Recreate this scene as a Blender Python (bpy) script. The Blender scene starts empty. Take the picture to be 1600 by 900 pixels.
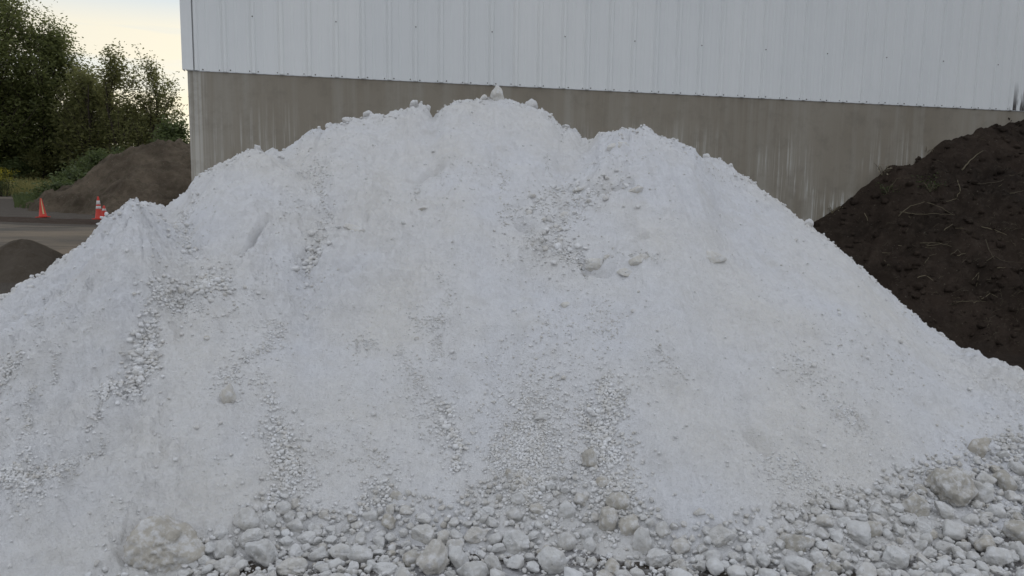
import bpy, bmesh, math, random
import numpy as np
from mathutils import Matrix, Vector

random.seed(7)
RNG = np.random.default_rng(11)
SC = bpy.context.scene
COL = SC.collection

# ------------------------------------------------------------------ camera
F = 1140.0                      # focal length in photograph pixels (1600 wide)
CH = 1.6                        # eye height
PITCH, ROLL = math.radians(7.0), 0.015
f0 = np.array([0, math.cos(PITCH), -math.sin(PITCH)])
r0 = np.array([1.0, 0, 0]); u0 = np.array([0, math.sin(PITCH), math.cos(PITCH)])
RT = math.cos(ROLL) * r0 + math.sin(ROLL) * u0
UP = -math.sin(ROLL) * r0 + math.cos(ROLL) * u0
cam_d = bpy.data.cameras.new('camera'); cam = bpy.data.objects.new('camera', cam_d)
COL.objects.link(cam); SC.camera = cam
cam_d.sensor_width = 36; cam_d.lens = 36 * F / 1600; cam_d.clip_start = 0.05; cam_d.clip_end = 3000
M = Matrix(((RT[0], UP[0], -f0[0], 0), (RT[1], UP[1], -f0[1], 0), (RT[2], UP[2], -f0[2], CH), (0, 0, 0, 1)))
cam.matrix_world = M

# ------------------------------------------------------------------ world, sun, exposure
SUN_EL, SUN_AZ = math.radians(9), math.radians(-14)     # behind the building, az measured from +Y to +X
world = bpy.data.worlds.new('World'); SC.world = world; world.use_nodes = True
wn, wl = world.node_tree.nodes, world.node_tree.links
wn.clear()
sky = wn.new('ShaderNodeTexSky'); sky.sky_type = 'NISHITA'; sky.sun_disc = False
sky.sun_elevation = SUN_EL; sky.sun_rotation = SUN_AZ; sky.altitude = 200
sky.air_density = 1.0; sky.dust_density = 1.6; sky.ozone_density = 1.4
bg = wn.new('ShaderNodeBackground'); bg.inputs[1].default_value = 0.10
out = wn.new('ShaderNodeOutputWorld')
# a thin high veil of cloud in front of the clear sky: blue grey overhead, warm low down towards the sun
def wmath(op, a, b=0.0, clamp=False):
    m = wn.new('ShaderNodeMath'); m.operation = op; m.use_clamp = clamp
    for k, v in ((0, a), (1, b)):
        if isinstance(v, (int, float)): m.inputs[k].default_value = v
        else: wl.new(v, m.inputs[k])
    return m.outputs[0]
def wramp(f, pts):
    r = wn.new('ShaderNodeValToRGB'); e = r.color_ramp.elements
    while len(e) < len(pts): e.new(.5)
    for k, (p, c_) in enumerate(pts): e[k].position = p; e[k].color = (*c_, 1)
    wl.new(f, r.inputs[0]); return r.outputs[0]
def wmix(f, a, b):
    m = wn.new('ShaderNodeMix'); m.data_type = 'RGBA'
    for k, v in (('Factor', f), ('A', a), ('B', b)):
        if isinstance(v, float): m.inputs[k].default_value = v
        elif isinstance(v, tuple): m.inputs[k].default_value = (*v, 1)
        else: wl.new(v, m.inputs[k])
    return m.outputs['Result']
tc = wn.new('ShaderNodeTexCoord'); sx = wn.new('ShaderNodeSeparateXYZ'); wl.new(tc.outputs['Generated'], sx.inputs[0])
dt = wn.new('ShaderNodeVectorMath'); dt.operation = 'DOT_PRODUCT'; wl.new(tc.outputs['Generated'], dt.inputs[0])
dt.inputs[1].default_value = (math.sin(SUN_AZ), math.cos(SUN_AZ), 0)
toward = wmath('POWER', wmath('MAXIMUM', dt.outputs['Value'], 0.0), 3.0)
elev = wmath('MAXIMUM', sx.outputs[2], 0.0)
VEIL = 10.0
cool = wramp(elev, [(0, (.60, .64, .70)), (.25, (.66, .70, .77)), (1, (.74, .78, .86))])
warm = wramp(elev, [(0, (.96, .88, .66)), (.10, (.95, .91, .73)), (.15, (.82, .84, .79)), (.235, (.64, .72, .76)), (.5, (.66, .72, .80))])
mp = wn.new('ShaderNodeMapping'); mp.inputs['Scale'].default_value = (1.3, 1.3, 16.0); mp.inputs['Rotation'].default_value = (0, .06, 0)
nz = wn.new('ShaderNodeTexNoise'); nz.inputs['Scale'].default_value = 1.5; nz.inputs['Detail'].default_value = 4; nz.inputs['Roughness'].default_value = .5
wl.new(tc.outputs['Generated'], mp.inputs[0]); wl.new(mp.outputs[0], nz.inputs[0])
streak = wramp(nz.outputs[0], [(.46, (0, 0, 0)), (.56, (1, 1, 1))])
warm2 = wmix(wmath('MULTIPLY', wmath('MULTIPLY', streak, .8), wramp(elev, [(.0, (1, 1, 1)), (.19, (1, 1, 1)), (.225, (0, 0, 0))])), warm, (.97, .88, .66))
veil = wmix(toward, cool, warm2)
vm = wn.new('ShaderNodeVectorMath'); vm.operation = 'SCALE'; vm.inputs['Scale'].default_value = VEIL; wl.new(veil, vm.inputs[0])
wl.new(wmix(.975, sky.outputs[0], vm.outputs[0]), bg.inputs[0]); wl.new(bg.outputs[0], out.inputs[0])

sd = bpy.data.lights.new('sun', 'SUN'); sd.energy = 0.5; sd.angle = math.radians(12); sd.color = (1, .82, .62)
sun = bpy.data.objects.new('sun', sd); COL.objects.link(sun)
sdir = Vector((math.sin(SUN_AZ) * math.cos(SUN_EL), math.cos(SUN_AZ) * math.cos(SUN_EL), math.sin(SUN_EL)))
sun.rotation_euler = sdir.to_track_quat('Z', 'Y').to_euler()
vs = SC.view_settings; vs.view_transform = 'Standard'; vs.look = 'None'; vs.exposure = 0.10; vs.gamma = 1; vs.use_curve_mapping = False
SC.cycles.max_bounces = 6; SC.cycles.diffuse_bounces = 3; SC.cycles.transparent_max_bounces = 4
SC.cycles.use_denoising = True

# ------------------------------------------------------------------ helpers
def ray(px, py):
    d = f0 + ((px - 800) / F) * RT + ((450 - py) / F) * UP
    return d
def project(x, y, z):
    v = np.stack([np.asarray(x, float), np.asarray(y, float), np.asarray(z, float) - CH], -1)
    w = v @ f0; w = np.where(w > .05, w, .05)
    return 800 + F * (v @ RT) / w, 450 - F * (v @ UP) / w, w
def az_el(px, py):
    d = ray(px, py); h = math.hypot(d[0], d[1]); return math.atan2(d[0], d[1]), d[2] / h

_P = RNG.permutation(4096); _V = RNG.random(4096) * 2 - 1
def n2(x, y, seed=0):
    xi = np.floor(x).astype(np.int64); yi = np.floor(y).astype(np.int64)
    fx = x - xi; fy = y - yi; fx = fx * fx * fx * (fx * (6 * fx - 15) + 10); fy = fy * fy * fy * (fy * (6 * fy - 15) + 10)
    def h(a, b): return _V[_P[(_P[(a + seed * 57) & 4095] + b) & 4095]]
    return (h(xi, yi) * (1 - fx) + h(xi + 1, yi) * fx) * (1 - fy) + (h(xi, yi + 1) * (1 - fx) + h(xi + 1, yi + 1) * fx) * fy
def fbm(x, y, o=4, seed=0, g=.5):
    s = 0; a = 1; t = 0; c, d = math.cos(.7), math.sin(.7)
    for k in range(o):
        s = s + a * n2(x, y, seed + k * 7); t += a; a *= g
        x, y = (c * x - d * y) * 2.03 + 3.1, (d * x + c * y) * 2.03 + 1.7
    return s / t
def n3(p, seed=0):
    i = np.floor(p).astype(np.int64); f = p - i; f = f * f * (3 - 2 * f)
    def h(a, b, c): return _V[_P[(_P[(_P[(a + seed * 31) & 4095] + b) & 4095] + c) & 4095]]
    r = 0
    for dx in (0, 1):
        for dy in (0, 1):
            for dz in (0, 1):
                w = (f[..., 0] if dx else 1 - f[..., 0]) * (f[..., 1] if dy else 1 - f[..., 1]) * (f[..., 2] if dz else 1 - f[..., 2])
                r = r + w * h(i[..., 0] + dx, i[..., 1] + dy, i[..., 2] + dz)
    return r
def sm(a, b, x):
    t = np.clip((x - a) / (b - a), 0, 1); return t * t * (3 - 2 * t)

def link(name, me, mat=None, parent=None, smooth=True):
    if mat: me.materials.append(mat)
    if smooth: me.shade_smooth()
    o = bpy.data.objects.new(name, me); COL.objects.link(o)
    if parent: o.parent = parent
    return o
def np_mesh(name, v, faces, n, col=None):
    """v (N,3), faces (M,n)"""
    me = bpy.data.meshes.new(name)
    v = np.ascontiguousarray(v, np.float32); faces = np.ascontiguousarray(faces, np.int32)
    me.vertices.add(len(v)); me.vertices.foreach_set('co', v.ravel())
    me.loops.add(faces.size); me.loops.foreach_set('vertex_index', faces.ravel())
    me.polygons.add(len(faces)); me.polygons.foreach_set('loop_start', np.arange(0, faces.size, n, dtype=np.int32))
    me.update(calc_edges=True)
    if col is not None:
        a = me.attributes.new('tint', 'FLOAT', 'POINT'); a.data.foreach_set('value', np.ascontiguousarray(col, np.float32))
    return me
def grid_mesh(name, X, Y, Z, keep=None):
    r, c = X.shape
    v = np.stack([X, Y, Z], -1).reshape(-1, 3)
    i = np.arange(r * c).reshape(r, c)
    q = np.stack([i[:-1, :-1], i[:-1, 1:], i[1:, 1:], i[1:, :-1]], -1).reshape(-1, 4)
    if keep is not None:
        k = keep.ravel()[q].any(1); q = q[k]
        used = np.zeros(r * c, bool); used[q.ravel()] = True
        remap = np.cumsum(used) - 1; v = v[used]; q = remap[q]
    return np_mesh(name, v, q, 4)
def tag(o, label=None, cat=None, group=None, kind=None):
    if label: o['label'] = label
    if cat: o['category'] = cat
    if group: o['group'] = group
    if kind: o['kind'] = kind
    return o
def empty(name, loc, rz=0):
    o = bpy.data.objects.new(name, None); COL.objects.link(o); o.location = loc; o.rotation_euler = (0, 0, rz); o.empty_display_size = .2
    return o

# ------------------------------------------------------------------ materials
class Mat:
    def __init__(s, name, rough=.9, spec=.3):
        s.m = bpy.data.materials.new(name); s.m.use_nodes = True
        s.n = s.m.node_tree.nodes; s.l = s.m.node_tree.links
        s.b = s.n['Principled BSDF']; s.b.inputs['Roughness'].default_value = rough
        s.b.inputs['Specular IOR Level'].default_value = spec
        s.tc = s.n.new('ShaderNodeTexCoord')
    def coord(s, scale=(1, 1, 1), loc=(0, 0, 0), kind='Object', rot=(0, 0, 0)):
        m = s.n.new('ShaderNodeMapping'); m.inputs['Scale'].default_value = scale; m.inputs['Location'].default_value = loc
        m.inputs['Rotation'].default_value = rot
        s.l.new(s.tc.outputs[kind], m.inputs[0]); return m.outputs[0]
    def noise(s, vec, scale, detail=4, rough=.55, dist=0):
        n = s.n.new('ShaderNodeTexNoise'); n.inputs['Scale'].default_value = scale; n.inputs['Detail'].default_value = detail
        n.inputs['Roughness'].default_value = rough; n.inputs['Distortion'].default_value = dist
        s.l.new(vec, n.inputs[0]); return n.outputs[0]
    def voro(s, vec, scale, feature='F1'):
        n = s.n.new('ShaderNodeTexVoronoi'); n.inputs['Scale'].default_value = scale; n.feature = feature
        s.l.new(vec, n.inputs[0]); return n.outputs['Distance']
    def ramp(s, fac, pts):
        r = s.n.new('ShaderNodeValToRGB'); e = r.color_ramp.elements
        while len(e) < len(pts): e.new(.5)
        for k, (p, c) in enumerate(pts):
            e[k].position = p; e[k].color = (c, c, c, 1) if np.isscalar(c) else (*c, 1)
        s.l.new(fac, r.inputs[0]); return r.outputs[0]
    def mix(s, fac, a, b, mode='MIX'):
        m = s.n.new('ShaderNodeMix'); m.data_type = 'RGBA'; m.blend_type = mode
        for k, v in (('Factor', fac), ('A', a), ('B', b)):
            if isinstance(v, (int, float)): m.inputs[k].default_value = v if k == 'Factor' else (v, v, v, 1)
            elif isinstance(v, tuple): m.inputs[k].default_value = (*v, 1)
            else: s.l.new(v, m.inputs[k])
        return m.outputs['Result']
    def math(s, op, a, b=0.0):
        m = s.n.new('ShaderNodeMath'); m.operation = op
        for k, v in ((0, a), (1, b)):
            if isinstance(v, (int, float)): m.inputs[k].default_value = v
            else: s.l.new(v, m.inputs[k])
        return m.outputs[0]
    def attr(s, name):
        a = s.n.new('ShaderNodeAttribute'); a.attribute_name = name; return a.outputs['Fac']
    def orand(s):
        a = s.n.new('ShaderNodeObjectInfo'); return a.outputs['Random']
    def sep(s, vec):
        a = s.n.new('ShaderNodeSeparateXYZ'); s.l.new(vec, a.inputs[0]); return a.outputs
    def color(s, c):
        if isinstance(c, tuple): s.b.inputs['Base Color'].default_value = (*c, 1)
        else: s.l.new(c, s.b.inputs['Base Color'])
        return s
    def bump(s, h, strength=.5, dist=.01, prev=None):
        b = s.n.new('ShaderNodeBump'); b.inputs['Strength'].default_value = strength; b.inputs['Distance'].default_value = dist
        s.l.new(h, b.inputs['Height'])
        if prev is not None: s.l.new(prev, b.inputs['Normal'])
        s.l.new(b.outputs[0], s.b.inputs['Normal']); return b.outputs[0]

# pile powder
P_ = Mat('lime_powder', .95, .15)
c = P_.coord()
big = P_.noise(c, .9, 5, .55)
mid = P_.noise(c, 5, 5, .6)
fine = P_.noise(c, 38, 4, .7)
base = P_.mix(P_.ramp(big, [(.38, 0), (.62, 1)]), (.775, .777, .79), (.785, .765, .725))
base = P_.mix(P_.ramp(mid, [(.52, 0), (.74, .6)]), base, (.67, .65, .61))
base = P_.mix(P_.ramp(fine, [(.42, .0), (.72, .38)]), base, (.85, .85, .86))
base = P_.mix(P_.ramp(P_.noise(c, 16, 4, .65), [(.50, 0), (.68, .40)]), base, (.68, .67, .66))
base = P_.mix(P_.ramp(P_.noise(c, 90, 2, .6), [(.60, 0), (.75, .22)]), base, (.52, .50, .47))
P_.color(base)
b1 = P_.bump(P_.noise(c, 45, 6, .8), .9, .02)
b2 = P_.bump(P_.voro(c, 75), .35, .008, b1)
MAT_POWDER = P_.m

def rock_mat(name, lo, hi, per_object):
    R = Mat(name, .92, .2); c = R.coord()
    rnd = R.orand() if per_object else R.attr('tint')
    bc = R.mix(rnd, lo, hi)
    bc = R.mix(R.ramp(R.math('FRACT', R.math('MULTIPLY', rnd, 7.3)), [(.66, 0), (.92, .42)]), bc, (.50, .455, .38))
    bc = R.mix(R.ramp(R.noise(c, 9, 4, .6), [(.4, 0), (.7, .5)]), bc, (.50, .465, .40))
    bc = R.mix(R.ramp(R.noise(c, 26, 4, .65), [(.45, 0), (.62, .65)]), bc, (.72, .72, .72))
    # small pits and dark specks
    bc = R.mix(R.ramp(R.noise(c, 60, 2, .5), [(.68, 0), (.74, .45)]), bc, (.22, .20, .18))
    R.color(bc)
    x = R.bump(R.noise(c, 22, 6, .7), .7, .02)
    R.bump(R.noise(c, 120, 3, .7), .5, .004, x)
    return R.m
MAT_ROCK = rock_mat('limestone_rock', (.52, .51, .485), (.66, .66, .65), True)
MAT_TAN = rock_mat('tan_limestone', (.41, .385, .335), (.48, .455, .405), True)
MAT_CREAM = rock_mat('dusty_tan_limestone', (.62, .60, .55), (.70, .68, .64), True)
MAT_PEB = rock_mat('limestone_chips', (.70, .69, .665), (.84, .84, .84), False)
MAT_RUB = rock_mat('limestone_rubble', (.50, .485, .45), (.70, .70, .695), False)

G_ = Mat('yard_ground', .95, .2)
c = G_.coord()
soil = G_.mix(G_.noise(c, 1.3, 6, .65), (.034, .027, .021), (.095, .078, .060))
soil = G_.mix(G_.ramp(G_.noise(c, 30, 4, .7), [(.45, 0), (.7, .5)]), soil, (.17, .15, .125))
dust = G_.ramp(G_.noise(c, 3.2, 6, .7, .6), [(.42, 0), (.60, .9)])
# lime dust lies only in the few metres round the pile
vl = G_.n.new('ShaderNodeVectorMath'); vl.operation = 'DISTANCE'; vl.inputs[1].default_value = (0.6, 5.2, 0)
G_.l.new(G_.tc.outputs['Object'], vl.inputs[0])
near = G_.ramp(G_.math('DIVIDE', vl.outputs['Value'], 10.0), [(.40, 1), (.53, 0)])
soil = G_.mix(G_.math('MULTIPLY', dust, near), soil, (.58, .575, .58))
G_.color(soil)
G_.bump(G_.noise(c, 45, 6, .8), .8, .02)
MAT_GROUND = G_.m

D_ = Mat('road_dirt', .95, .2); c = D_.coord()
dc = D_.mix(D_.ramp(D_.noise(D_.coord((.22, 1, 1)), .55, 6, .65, 1.2), [(.38, 0), (.62, 1)]), (.10, .09, .075), (.22, .175, .125))
dc = D_.mix(D_.ramp(D_.noise(c, 9, 5, .7), [(.5, 0), (.75, .4)]), dc, (.10, .092, .082))
D_.color(dc); D_.bump(D_.noise(c, 9, 6, .8), .8, .05); MAT_ROAD = D_.m

def soil_mat(name, a, b, cc, s=1.0, fleck=None):
    S = Mat(name, .97, .12); c = S.coord()
    x = S.mix(S.ramp(S.noise(c, 1.2 * s, 6, .65), [(.35, 0), (.68, 1)]), a, b)
    x = S.mix(S.ramp(S.noise(c, 11 * s, 5, .7), [(.5, 0), (.75, .7)]), x, cc)
    if fleck: x = S.mix(S.ramp(S.noise(c, 34 * s, 2, .5), [(.70, 0), (.73, .7)]), x, fleck)
    S.color(x); q = S.bump(S.noise(c, 14 * s, 7, .8), .9, .06 / s); S.bump(S.noise(c, 70 * s, 3, .7), .6, .012 / s, q)
    return S.m
MAT_BANK = soil_mat('black_soil', (.028, .021, .016), (.062, .045, .034), (.085, .066, .050), 1, (.16, .14, .11))
MAT_MOUND = soil_mat('brown_dirt', (.070, .054, .038), (.165, .130, .094), (.052, .054, .030), .55, (.30, .25, .20))
MAT_MILL = soil_mat('dark_millings', (.085, .068, .050), (.12, .10, .078), (.14, .12, .095), 1.5)

# concrete with pale lime runs
C_ = Mat('stained_concrete', .85, .25); c = C_.coord()
cb = C_.mix(C_.ramp(C_.noise(C_.coord((1, 1, .45)), .8, 5, .6), [(.3, 0), (.7, 1)]), (.225, .195, .150), (.295, .265, .215))
cb = C_.mix(C_.ramp(C_.noise(C_.coord((3.2, 1, .10)), 1.6, 5, .7), [(.46, 0), (.7, .6)]), cb, (.34, .32, .275))
z = C_.sep(c)[2]
lowz = C_.ramp(C_.math('DIVIDE', z, 3.2), [(.50, 1), (.84, 0)])
runs = C_.ramp(C_.noise(C_.coord((19, 1, .40)), 1.3, 4, .7), [(.52, 0), (.62, 1)])
brk = C_.ramp(C_.noise(C_.coord((.7, 1, .8)), 1.1, 3, .6), [(.44, 0), (.56, 1)])
mk = C_.math('MULTIPLY', C_.math('MULTIPLY', runs, lowz), brk)
cb = C_.mix(C_.math('MULTIPLY', mk, .9), cb, (.66, .66, .62))
wide = C_.ramp(C_.noise(C_.coord((2.4, 1, .15), (5, 0, 0)), 1.2, 4, .6), [(.48, 0), (.75, .6)])
cb = C_.mix(C_.math('MULTIPLY', wide, C_.ramp(C_.math('DIVIDE', z, 3.2), [(.35, 1), (.80, 0)])), cb, (.46, .45, .40))
edg = C_.math('MULTIPLY', C_.ramp(C_.sep(c)[0], [(.10, 1), (.26, 0)]), C_.ramp(C_.noise(C_.coord((22, 1, .2)), 1.2, 3, .6), [(.40, .1), (.60, .8)]))
cb = C_.mix(edg, cb, (.50, .48, .43))
blot = C_.ramp(C_.noise(C_.coord((1, 1, 1), (3, 0, 8)), 3.5, 6, .7), [(.5, 0), (.72, .5)])
cb = C_.mix(blot, cb, (.17, .15, .12))
C_.color(cb); x = C_.bump(C_.noise(c, 30, 5, .6), .25, .004)
C_.bump(C_.noise(C_.coord((1, 1, 1)), 2.5, 4, .6), .3, .01, x)
MAT_CONC = C_.m

# painted metal siding
S_ = Mat('white_siding', .5, .4); c = S_.coord()
sb = S_.mix(S_.ramp(S_.noise(c, .7, 4, .6), [(.3, 0), (.7, 1)]), (.74, .75, .735), (.80, .805, .785))
pan = S_.n.new('ShaderNodeTexWhiteNoise'); pan.noise_dimensions = '1D'
S_.l.new(S_.math('FLOOR', S_.math('DIVIDE', S_.math('SUBTRACT', S_.sep(c)[0], .06), .915)), pan.inputs['W'])
sb = S_.mix(S_.math('MULTIPLY', pan.outputs['Value'], .35), sb, (.68, .705, .71))
sb = S_.mix(S_.ramp(S_.noise(S_.coord((9, 1, .25)), 1.2, 4, .7), [(.5, 0), (.8, .35)]), sb, (.66, .68, .67))
xyz = S_.sep(c)
rustx = S_.ramp(S_.math('DIVIDE', xyz[0], 20.0), [(.551, 0), (.5535, 1), (.600, 1), (.605, 0)])
rustz = S_.ramp(S_.math('SUBTRACT', xyz[2], 3.0), [(.03, 1), (.38, 0)])
rusn = S_.ramp(S_.noise(S_.coord((11, 1, .9)), 1.2, 4, .7), [(.46, 0), (.54, 1)])
rm = S_.math('MULTIPLY', S_.math('MULTIPLY', rustx, rustz), rusn)
sb = S_.mix(rm, sb, (.055, .045, .04))
S_.color(sb); S_.bump(S_.noise(S_.coord((2, 1, .6)), 1.5, 3, .5), .12, .02)
MAT_SIDE = S_.m
T_ = Mat('trim_metal', .45, .4); T_.color(T_.mix(T_.noise(T_.coord(), 5), (.60, .62, .63), (.70, .72, .73))); MAT_TRIM = T_.m
K_ = Mat('screw_metal', .5, .4); K_.color(K_.mix(K_.noise(K_.coord(), 40), (.04, .035, .03), (.12, .10, .08))); MAT_SCREW = K_.m
RF = Mat('roof_metal', .5, .4); RF.color(RF.mix(RF.noise(RF.coord(), 1), (.4, .42, .43), (.5, .52, .53))); MAT_ROOF = RF.m

def leaf_mat(name, a, b, trans=.25):
    L = Mat(name, .6, .25)
    L.color(L.mix(L.attr('tint'), a, b))
    t = L.n.new('ShaderNodeBsdfTranslucent'); t.inputs[0].default_value = tuple(min(1, x * 1.5) for x in b) + (1,)
    m = L.n.new('ShaderNodeMixShader'); m.inputs[0].default_value = trans
    o = L.n['Material Output']; L.l.new(L.b.outputs[0], m.inputs[1]); L.l.new(t.outputs[0], m.inputs[2]); L.l.new(m.outputs[0], o.inputs[0])
    return L.m
MAT_LEAF = leaf_mat('tree_leaves', (.062, .078, .028), (.165, .18, .065), .5)
MAT_LEAF2 = leaf_mat('pale_leaves', (.08, .09, .03), (.19, .19, .075), .5)
MAT_BUSH = leaf_mat('bush_leaves', (.042, .062, .022), (.11, .135, .05), .35)
MAT_GRASS = leaf_mat('meadow_grass', (.14, .15, .05), (.34, .30, .12), .35)
MAT_GOLD = leaf_mat('yellow_flowers', (.30, .25, .02), (.45, .38, .03), .2)
MAT_STRAW = leaf_mat('dry_straw', (.16, .135, .09), (.33, .29, .20), .1)
B_ = Mat('bark', .95, .1); B_.color(B_.mix(B_.noise(B_.coord((1, 1, .2)), 12, 5), (.03, .025, .02), (.08, .065, .05))); MAT_BARK = B_.m
O_ = Mat('cone_plastic', .55, .35); O_.color(O_.mix(O_.noise(O_.coord(), 9, 5), (.52, .045, .03), (.66, .07, .045))); MAT_ORANGE = O_.m
W_ = Mat('reflective_band', .5, .4); W_.color(W_.mix(W_.ramp(W_.noise(W_.coord(), 14, 4), [(.5, 0), (.7, 1)]), (.72, .70, .68), (.45, .40, .36))); MAT_BAND = W_.m
Y_ = Mat('yellow_tag', .6, .3); Y_.color(Y_.mix(Y_.noise(Y_.coord(), 14, 4), (.60, .52, .25), (.68, .60, .33))); MAT_YEL = Y_.m

# ------------------------------------------------------------------ terrain
WY0, WK = 9.2, 1 / 4.5          # wall plane: Y = WY0 + WK * X
WL = math.hypot(1, WK); WD = np.array([1, WK]) / WL; WN = np.array([-WK, 1]) / WL   # along, away from camera
def wall_hit(px, py):
    d = ray(px, py); t = WY0 / (d[1] - WK * d[0]); p = t * d; return p[0], p[1], CH + p[2]
def ground_h(x, y):
    d = np.hypot(x, np.maximum(y, 0))
    h = .011 * np.maximum(d - 8, 0) * (32 / 24) * 1.0
    h = np.where(d > 32, .352 + .035 * (np.minimum(d, 75) - 32), np.minimum(h, .352))
    return h
def ground_full(x, y):
    near = np.exp(-((x - .5) ** 2 + (y - 4) ** 2) / 60)
    return ground_h(x, y) + .02 * near * fbm(x * 1.5, y * 1.5, 3, 3) + .02 * (1 - near) * fbm(x * .7, y * .7, 3, 5) + .008 * near * fbm(x * 12, y * 12, 3, 9)
def axis(lo, hi, a, b, step):
    mid = np.arange(a, b, step)
    def out(n, L): return step * (np.geomspace(1, L / step, n) if L > step else np.array([]))
    l = a - out(46, a - lo)[::-1]; r = mid[-1] + out(46, hi - b)
    return np.concatenate([l, mid, r])
xs = axis(-900, 900, -6, 8, .05); ys = axis(-300, 1500, 1.2, 9, .05)
GX, GY = np.meshgrid(xs, ys)
GX = GX[:, ::-1]; GY = GY[:, ::-1]
g = link('ground', grid_mesh('ground', GX[:, ::-1], GY[:, ::-1], ground_full(GX, GY)[:, ::-1]), MAT_GROUND)
tag(g, kind='structure')

# haul road and side track, sheets on the ground
def strip(name, pts, w, mat, dz, n=160, m=14, seed=2):
    pts = np.array(pts, float); seg = np.concatenate([[0], np.cumsum(np.hypot(*np.diff(pts, axis=0).T))])
    t = np.linspace(0, seg[-1], n); cx = np.interp(t, seg, pts[:, 0]); cy = np.interp(t, seg, pts[:, 1])
    tx, ty = np.gradient(cx), np.gradient(cy); L = np.hypot(tx, ty); tx /= L; ty /= L
    q = np.linspace(-1, 1, m); W = w * (1 + .15 * fbm(t * .3, t * 0 + 3, 3, seed))
    X = cx[:, None] - ty[:, None] * W[:, None] * q; Y = cy[:, None] + tx[:, None] * W[:, None] * q
    Z = ground_full(X, Y) + dz - .05 * (np.abs(q) > .99)
    o = link(name, grid_mesh(name, X, Y, Z), mat); tag(o, kind='structure'); return o
strip('road', [(-60, 21), (-25, 21.2), (-8, 21.5), (-4.5, 21.5)], 5.8, MAT_ROAD, .02, 220, 40)
strip('path', [(-70, 50), (-38, 44), (-30, 50), (-27, 62)], 4.5, MAT_ROAD, .03, 160, 20, 5)
# low dirt berm along the road edge
bx, bq = np.meshgrid(np.linspace(-60, -6, 700), np.linspace(-1, 1, 14))
by = 29.0 + bq * 1.5 + .4 * fbm(bx * .3, bq * 0, 2, 8)
bz = ground_full(bx, by) + .10 * (1 - bq ** 2) * (1 + .5 * fbm(bx * 1.2, bq * 2, 4, 4)) - .03
o = link('dirt_berm', grid_mesh('dirt_berm', bx, by, bz), soil_mat('berm_soil', (.055, .038, .028), (.08, .058, .042), (.11, .09, .07), .6)); tag(o, kind='structure')

# ------------------------------------------------------------------ the lime pile (one heap of tipped loads)
SIL = [(-400, 640), (-250, 590), (-100, 520), (0, 462), (30, 443), (60, 427), (97, 402), (130, 376), (165, 340), (185, 318), (205, 312), (225, 313), (245, 319), (258, 324), (268, 321), (283, 305),
       (300, 285), (330, 262), (355, 248), (370, 240), (392, 234), (405, 230), (425, 234), (443, 239), (455, 224), (470, 211), (490, 204), (505, 201), (520, 194), (535, 191), (548, 186), (566, 181), (580, 177), (610, 176),
       (629, 168), (645, 163), (660, 166), (676, 177), (696, 167), (717, 157), (730, 154), (743, 158), (757, 153), (783, 153), (811, 161), (847, 171), (857, 179), (880, 194), (893, 202), (908, 215), (936, 211), (952, 204),
       (980, 200), (1000, 200), (1016, 203), (1040, 214), (1064, 223), (1084, 235), (1098, 244), (1120, 247), (1130, 254), (1148, 264), (1164, 277), (1208, 307), (1258, 347), (1276, 358), (1322, 396), (1365, 433), (1409, 474),
       (1444, 504), (1475, 525), (1501, 541), (1541, 555), (1567, 566), (1598, 577), (1650, 600), (1760, 650)]
sil = np.array([az_el(*p) for p in SIL]); sil = sil[np.argsort(sil[:, 0])]
M_SL = .70
def apex(px, py, Y):
    d = ray(px, py); t = Y / d[1]; return (d[0] * t, Y, CH + d[2] * t)
CONES = [apex(212, 313, 4.9), apex(385, 233, 6.0), apex(505, 200, 6.5), apex(640, 165, 6.9), apex(770, 150, 7.1), apex(985, 200, 6.4), apex(1120, 247, 6.6), (-4.1, 4.1, .95), apex(880, 192, 6.9)]
NA, NR = 1150, 620
az = np.linspace(-1.12, .86, NA); rr = 1.9 + (9.6 - 1.9) * np.linspace(0, 1, NR) ** 1.15
A, R = np.meshgrid(az, rr, indexing='ij'); PX, PY = R * np.sin(A), R * np.cos(A)
zs = []; flut = 0; wsum = 0
for k, (x, y, h) in enumerate(CONES):
    rho = np.hypot(PX - x, PY - y); th = np.arctan2(PY - y, PX - x)
    zk = h - M_SL * (np.sqrt(rho ** 2 + .12 ** 2) - .12) * (1 + .05 * n2(th * 2, rho * .3, 20 + k))
    w = np.exp((zk - 3) / .07); zs.append(w); wsum = wsum + w
    flut = flut + w * (fbm(th * 9, rho * .55, 4, 40 + k) + .5 * fbm(th * 26, rho * 1.2, 3, 70 + k))
Z0 = 3 + .07 * np.log(wsum); flut = flut / wsum
Z0 = Z0 + .10 * fbm(PX * .9, PY * .9, 3, 1)
for it in range(14):       # the crest line follows the heap's outline
    pass
    ridge = np.argmax((Z0 - CH) / R, 1); e = np.max((Z0 - CH) / R, 1)
    te = np.interp(az, sil[:, 0], sil[:, 1]); rk = rr[ridge]
    dlt = np.clip((te - e) * rk, -.35, .35)
    if it < 3: dlt = np.convolve(np.pad(dlt, 20, mode='edge'), np.ones(41) / 41, 'valid')
    zr = Z0[np.arange(NA), ridge]
    wgt = np.clip(Z0 / zr[:, None], 0, 1) ** (1.0 if it < 3 else 2.5)
    if it >= 3: wgt = wgt * np.exp(-((R - rk[:, None]) / .8) ** 2)
    Z0 = Z0 + dlt[:, None] * wgt
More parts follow.
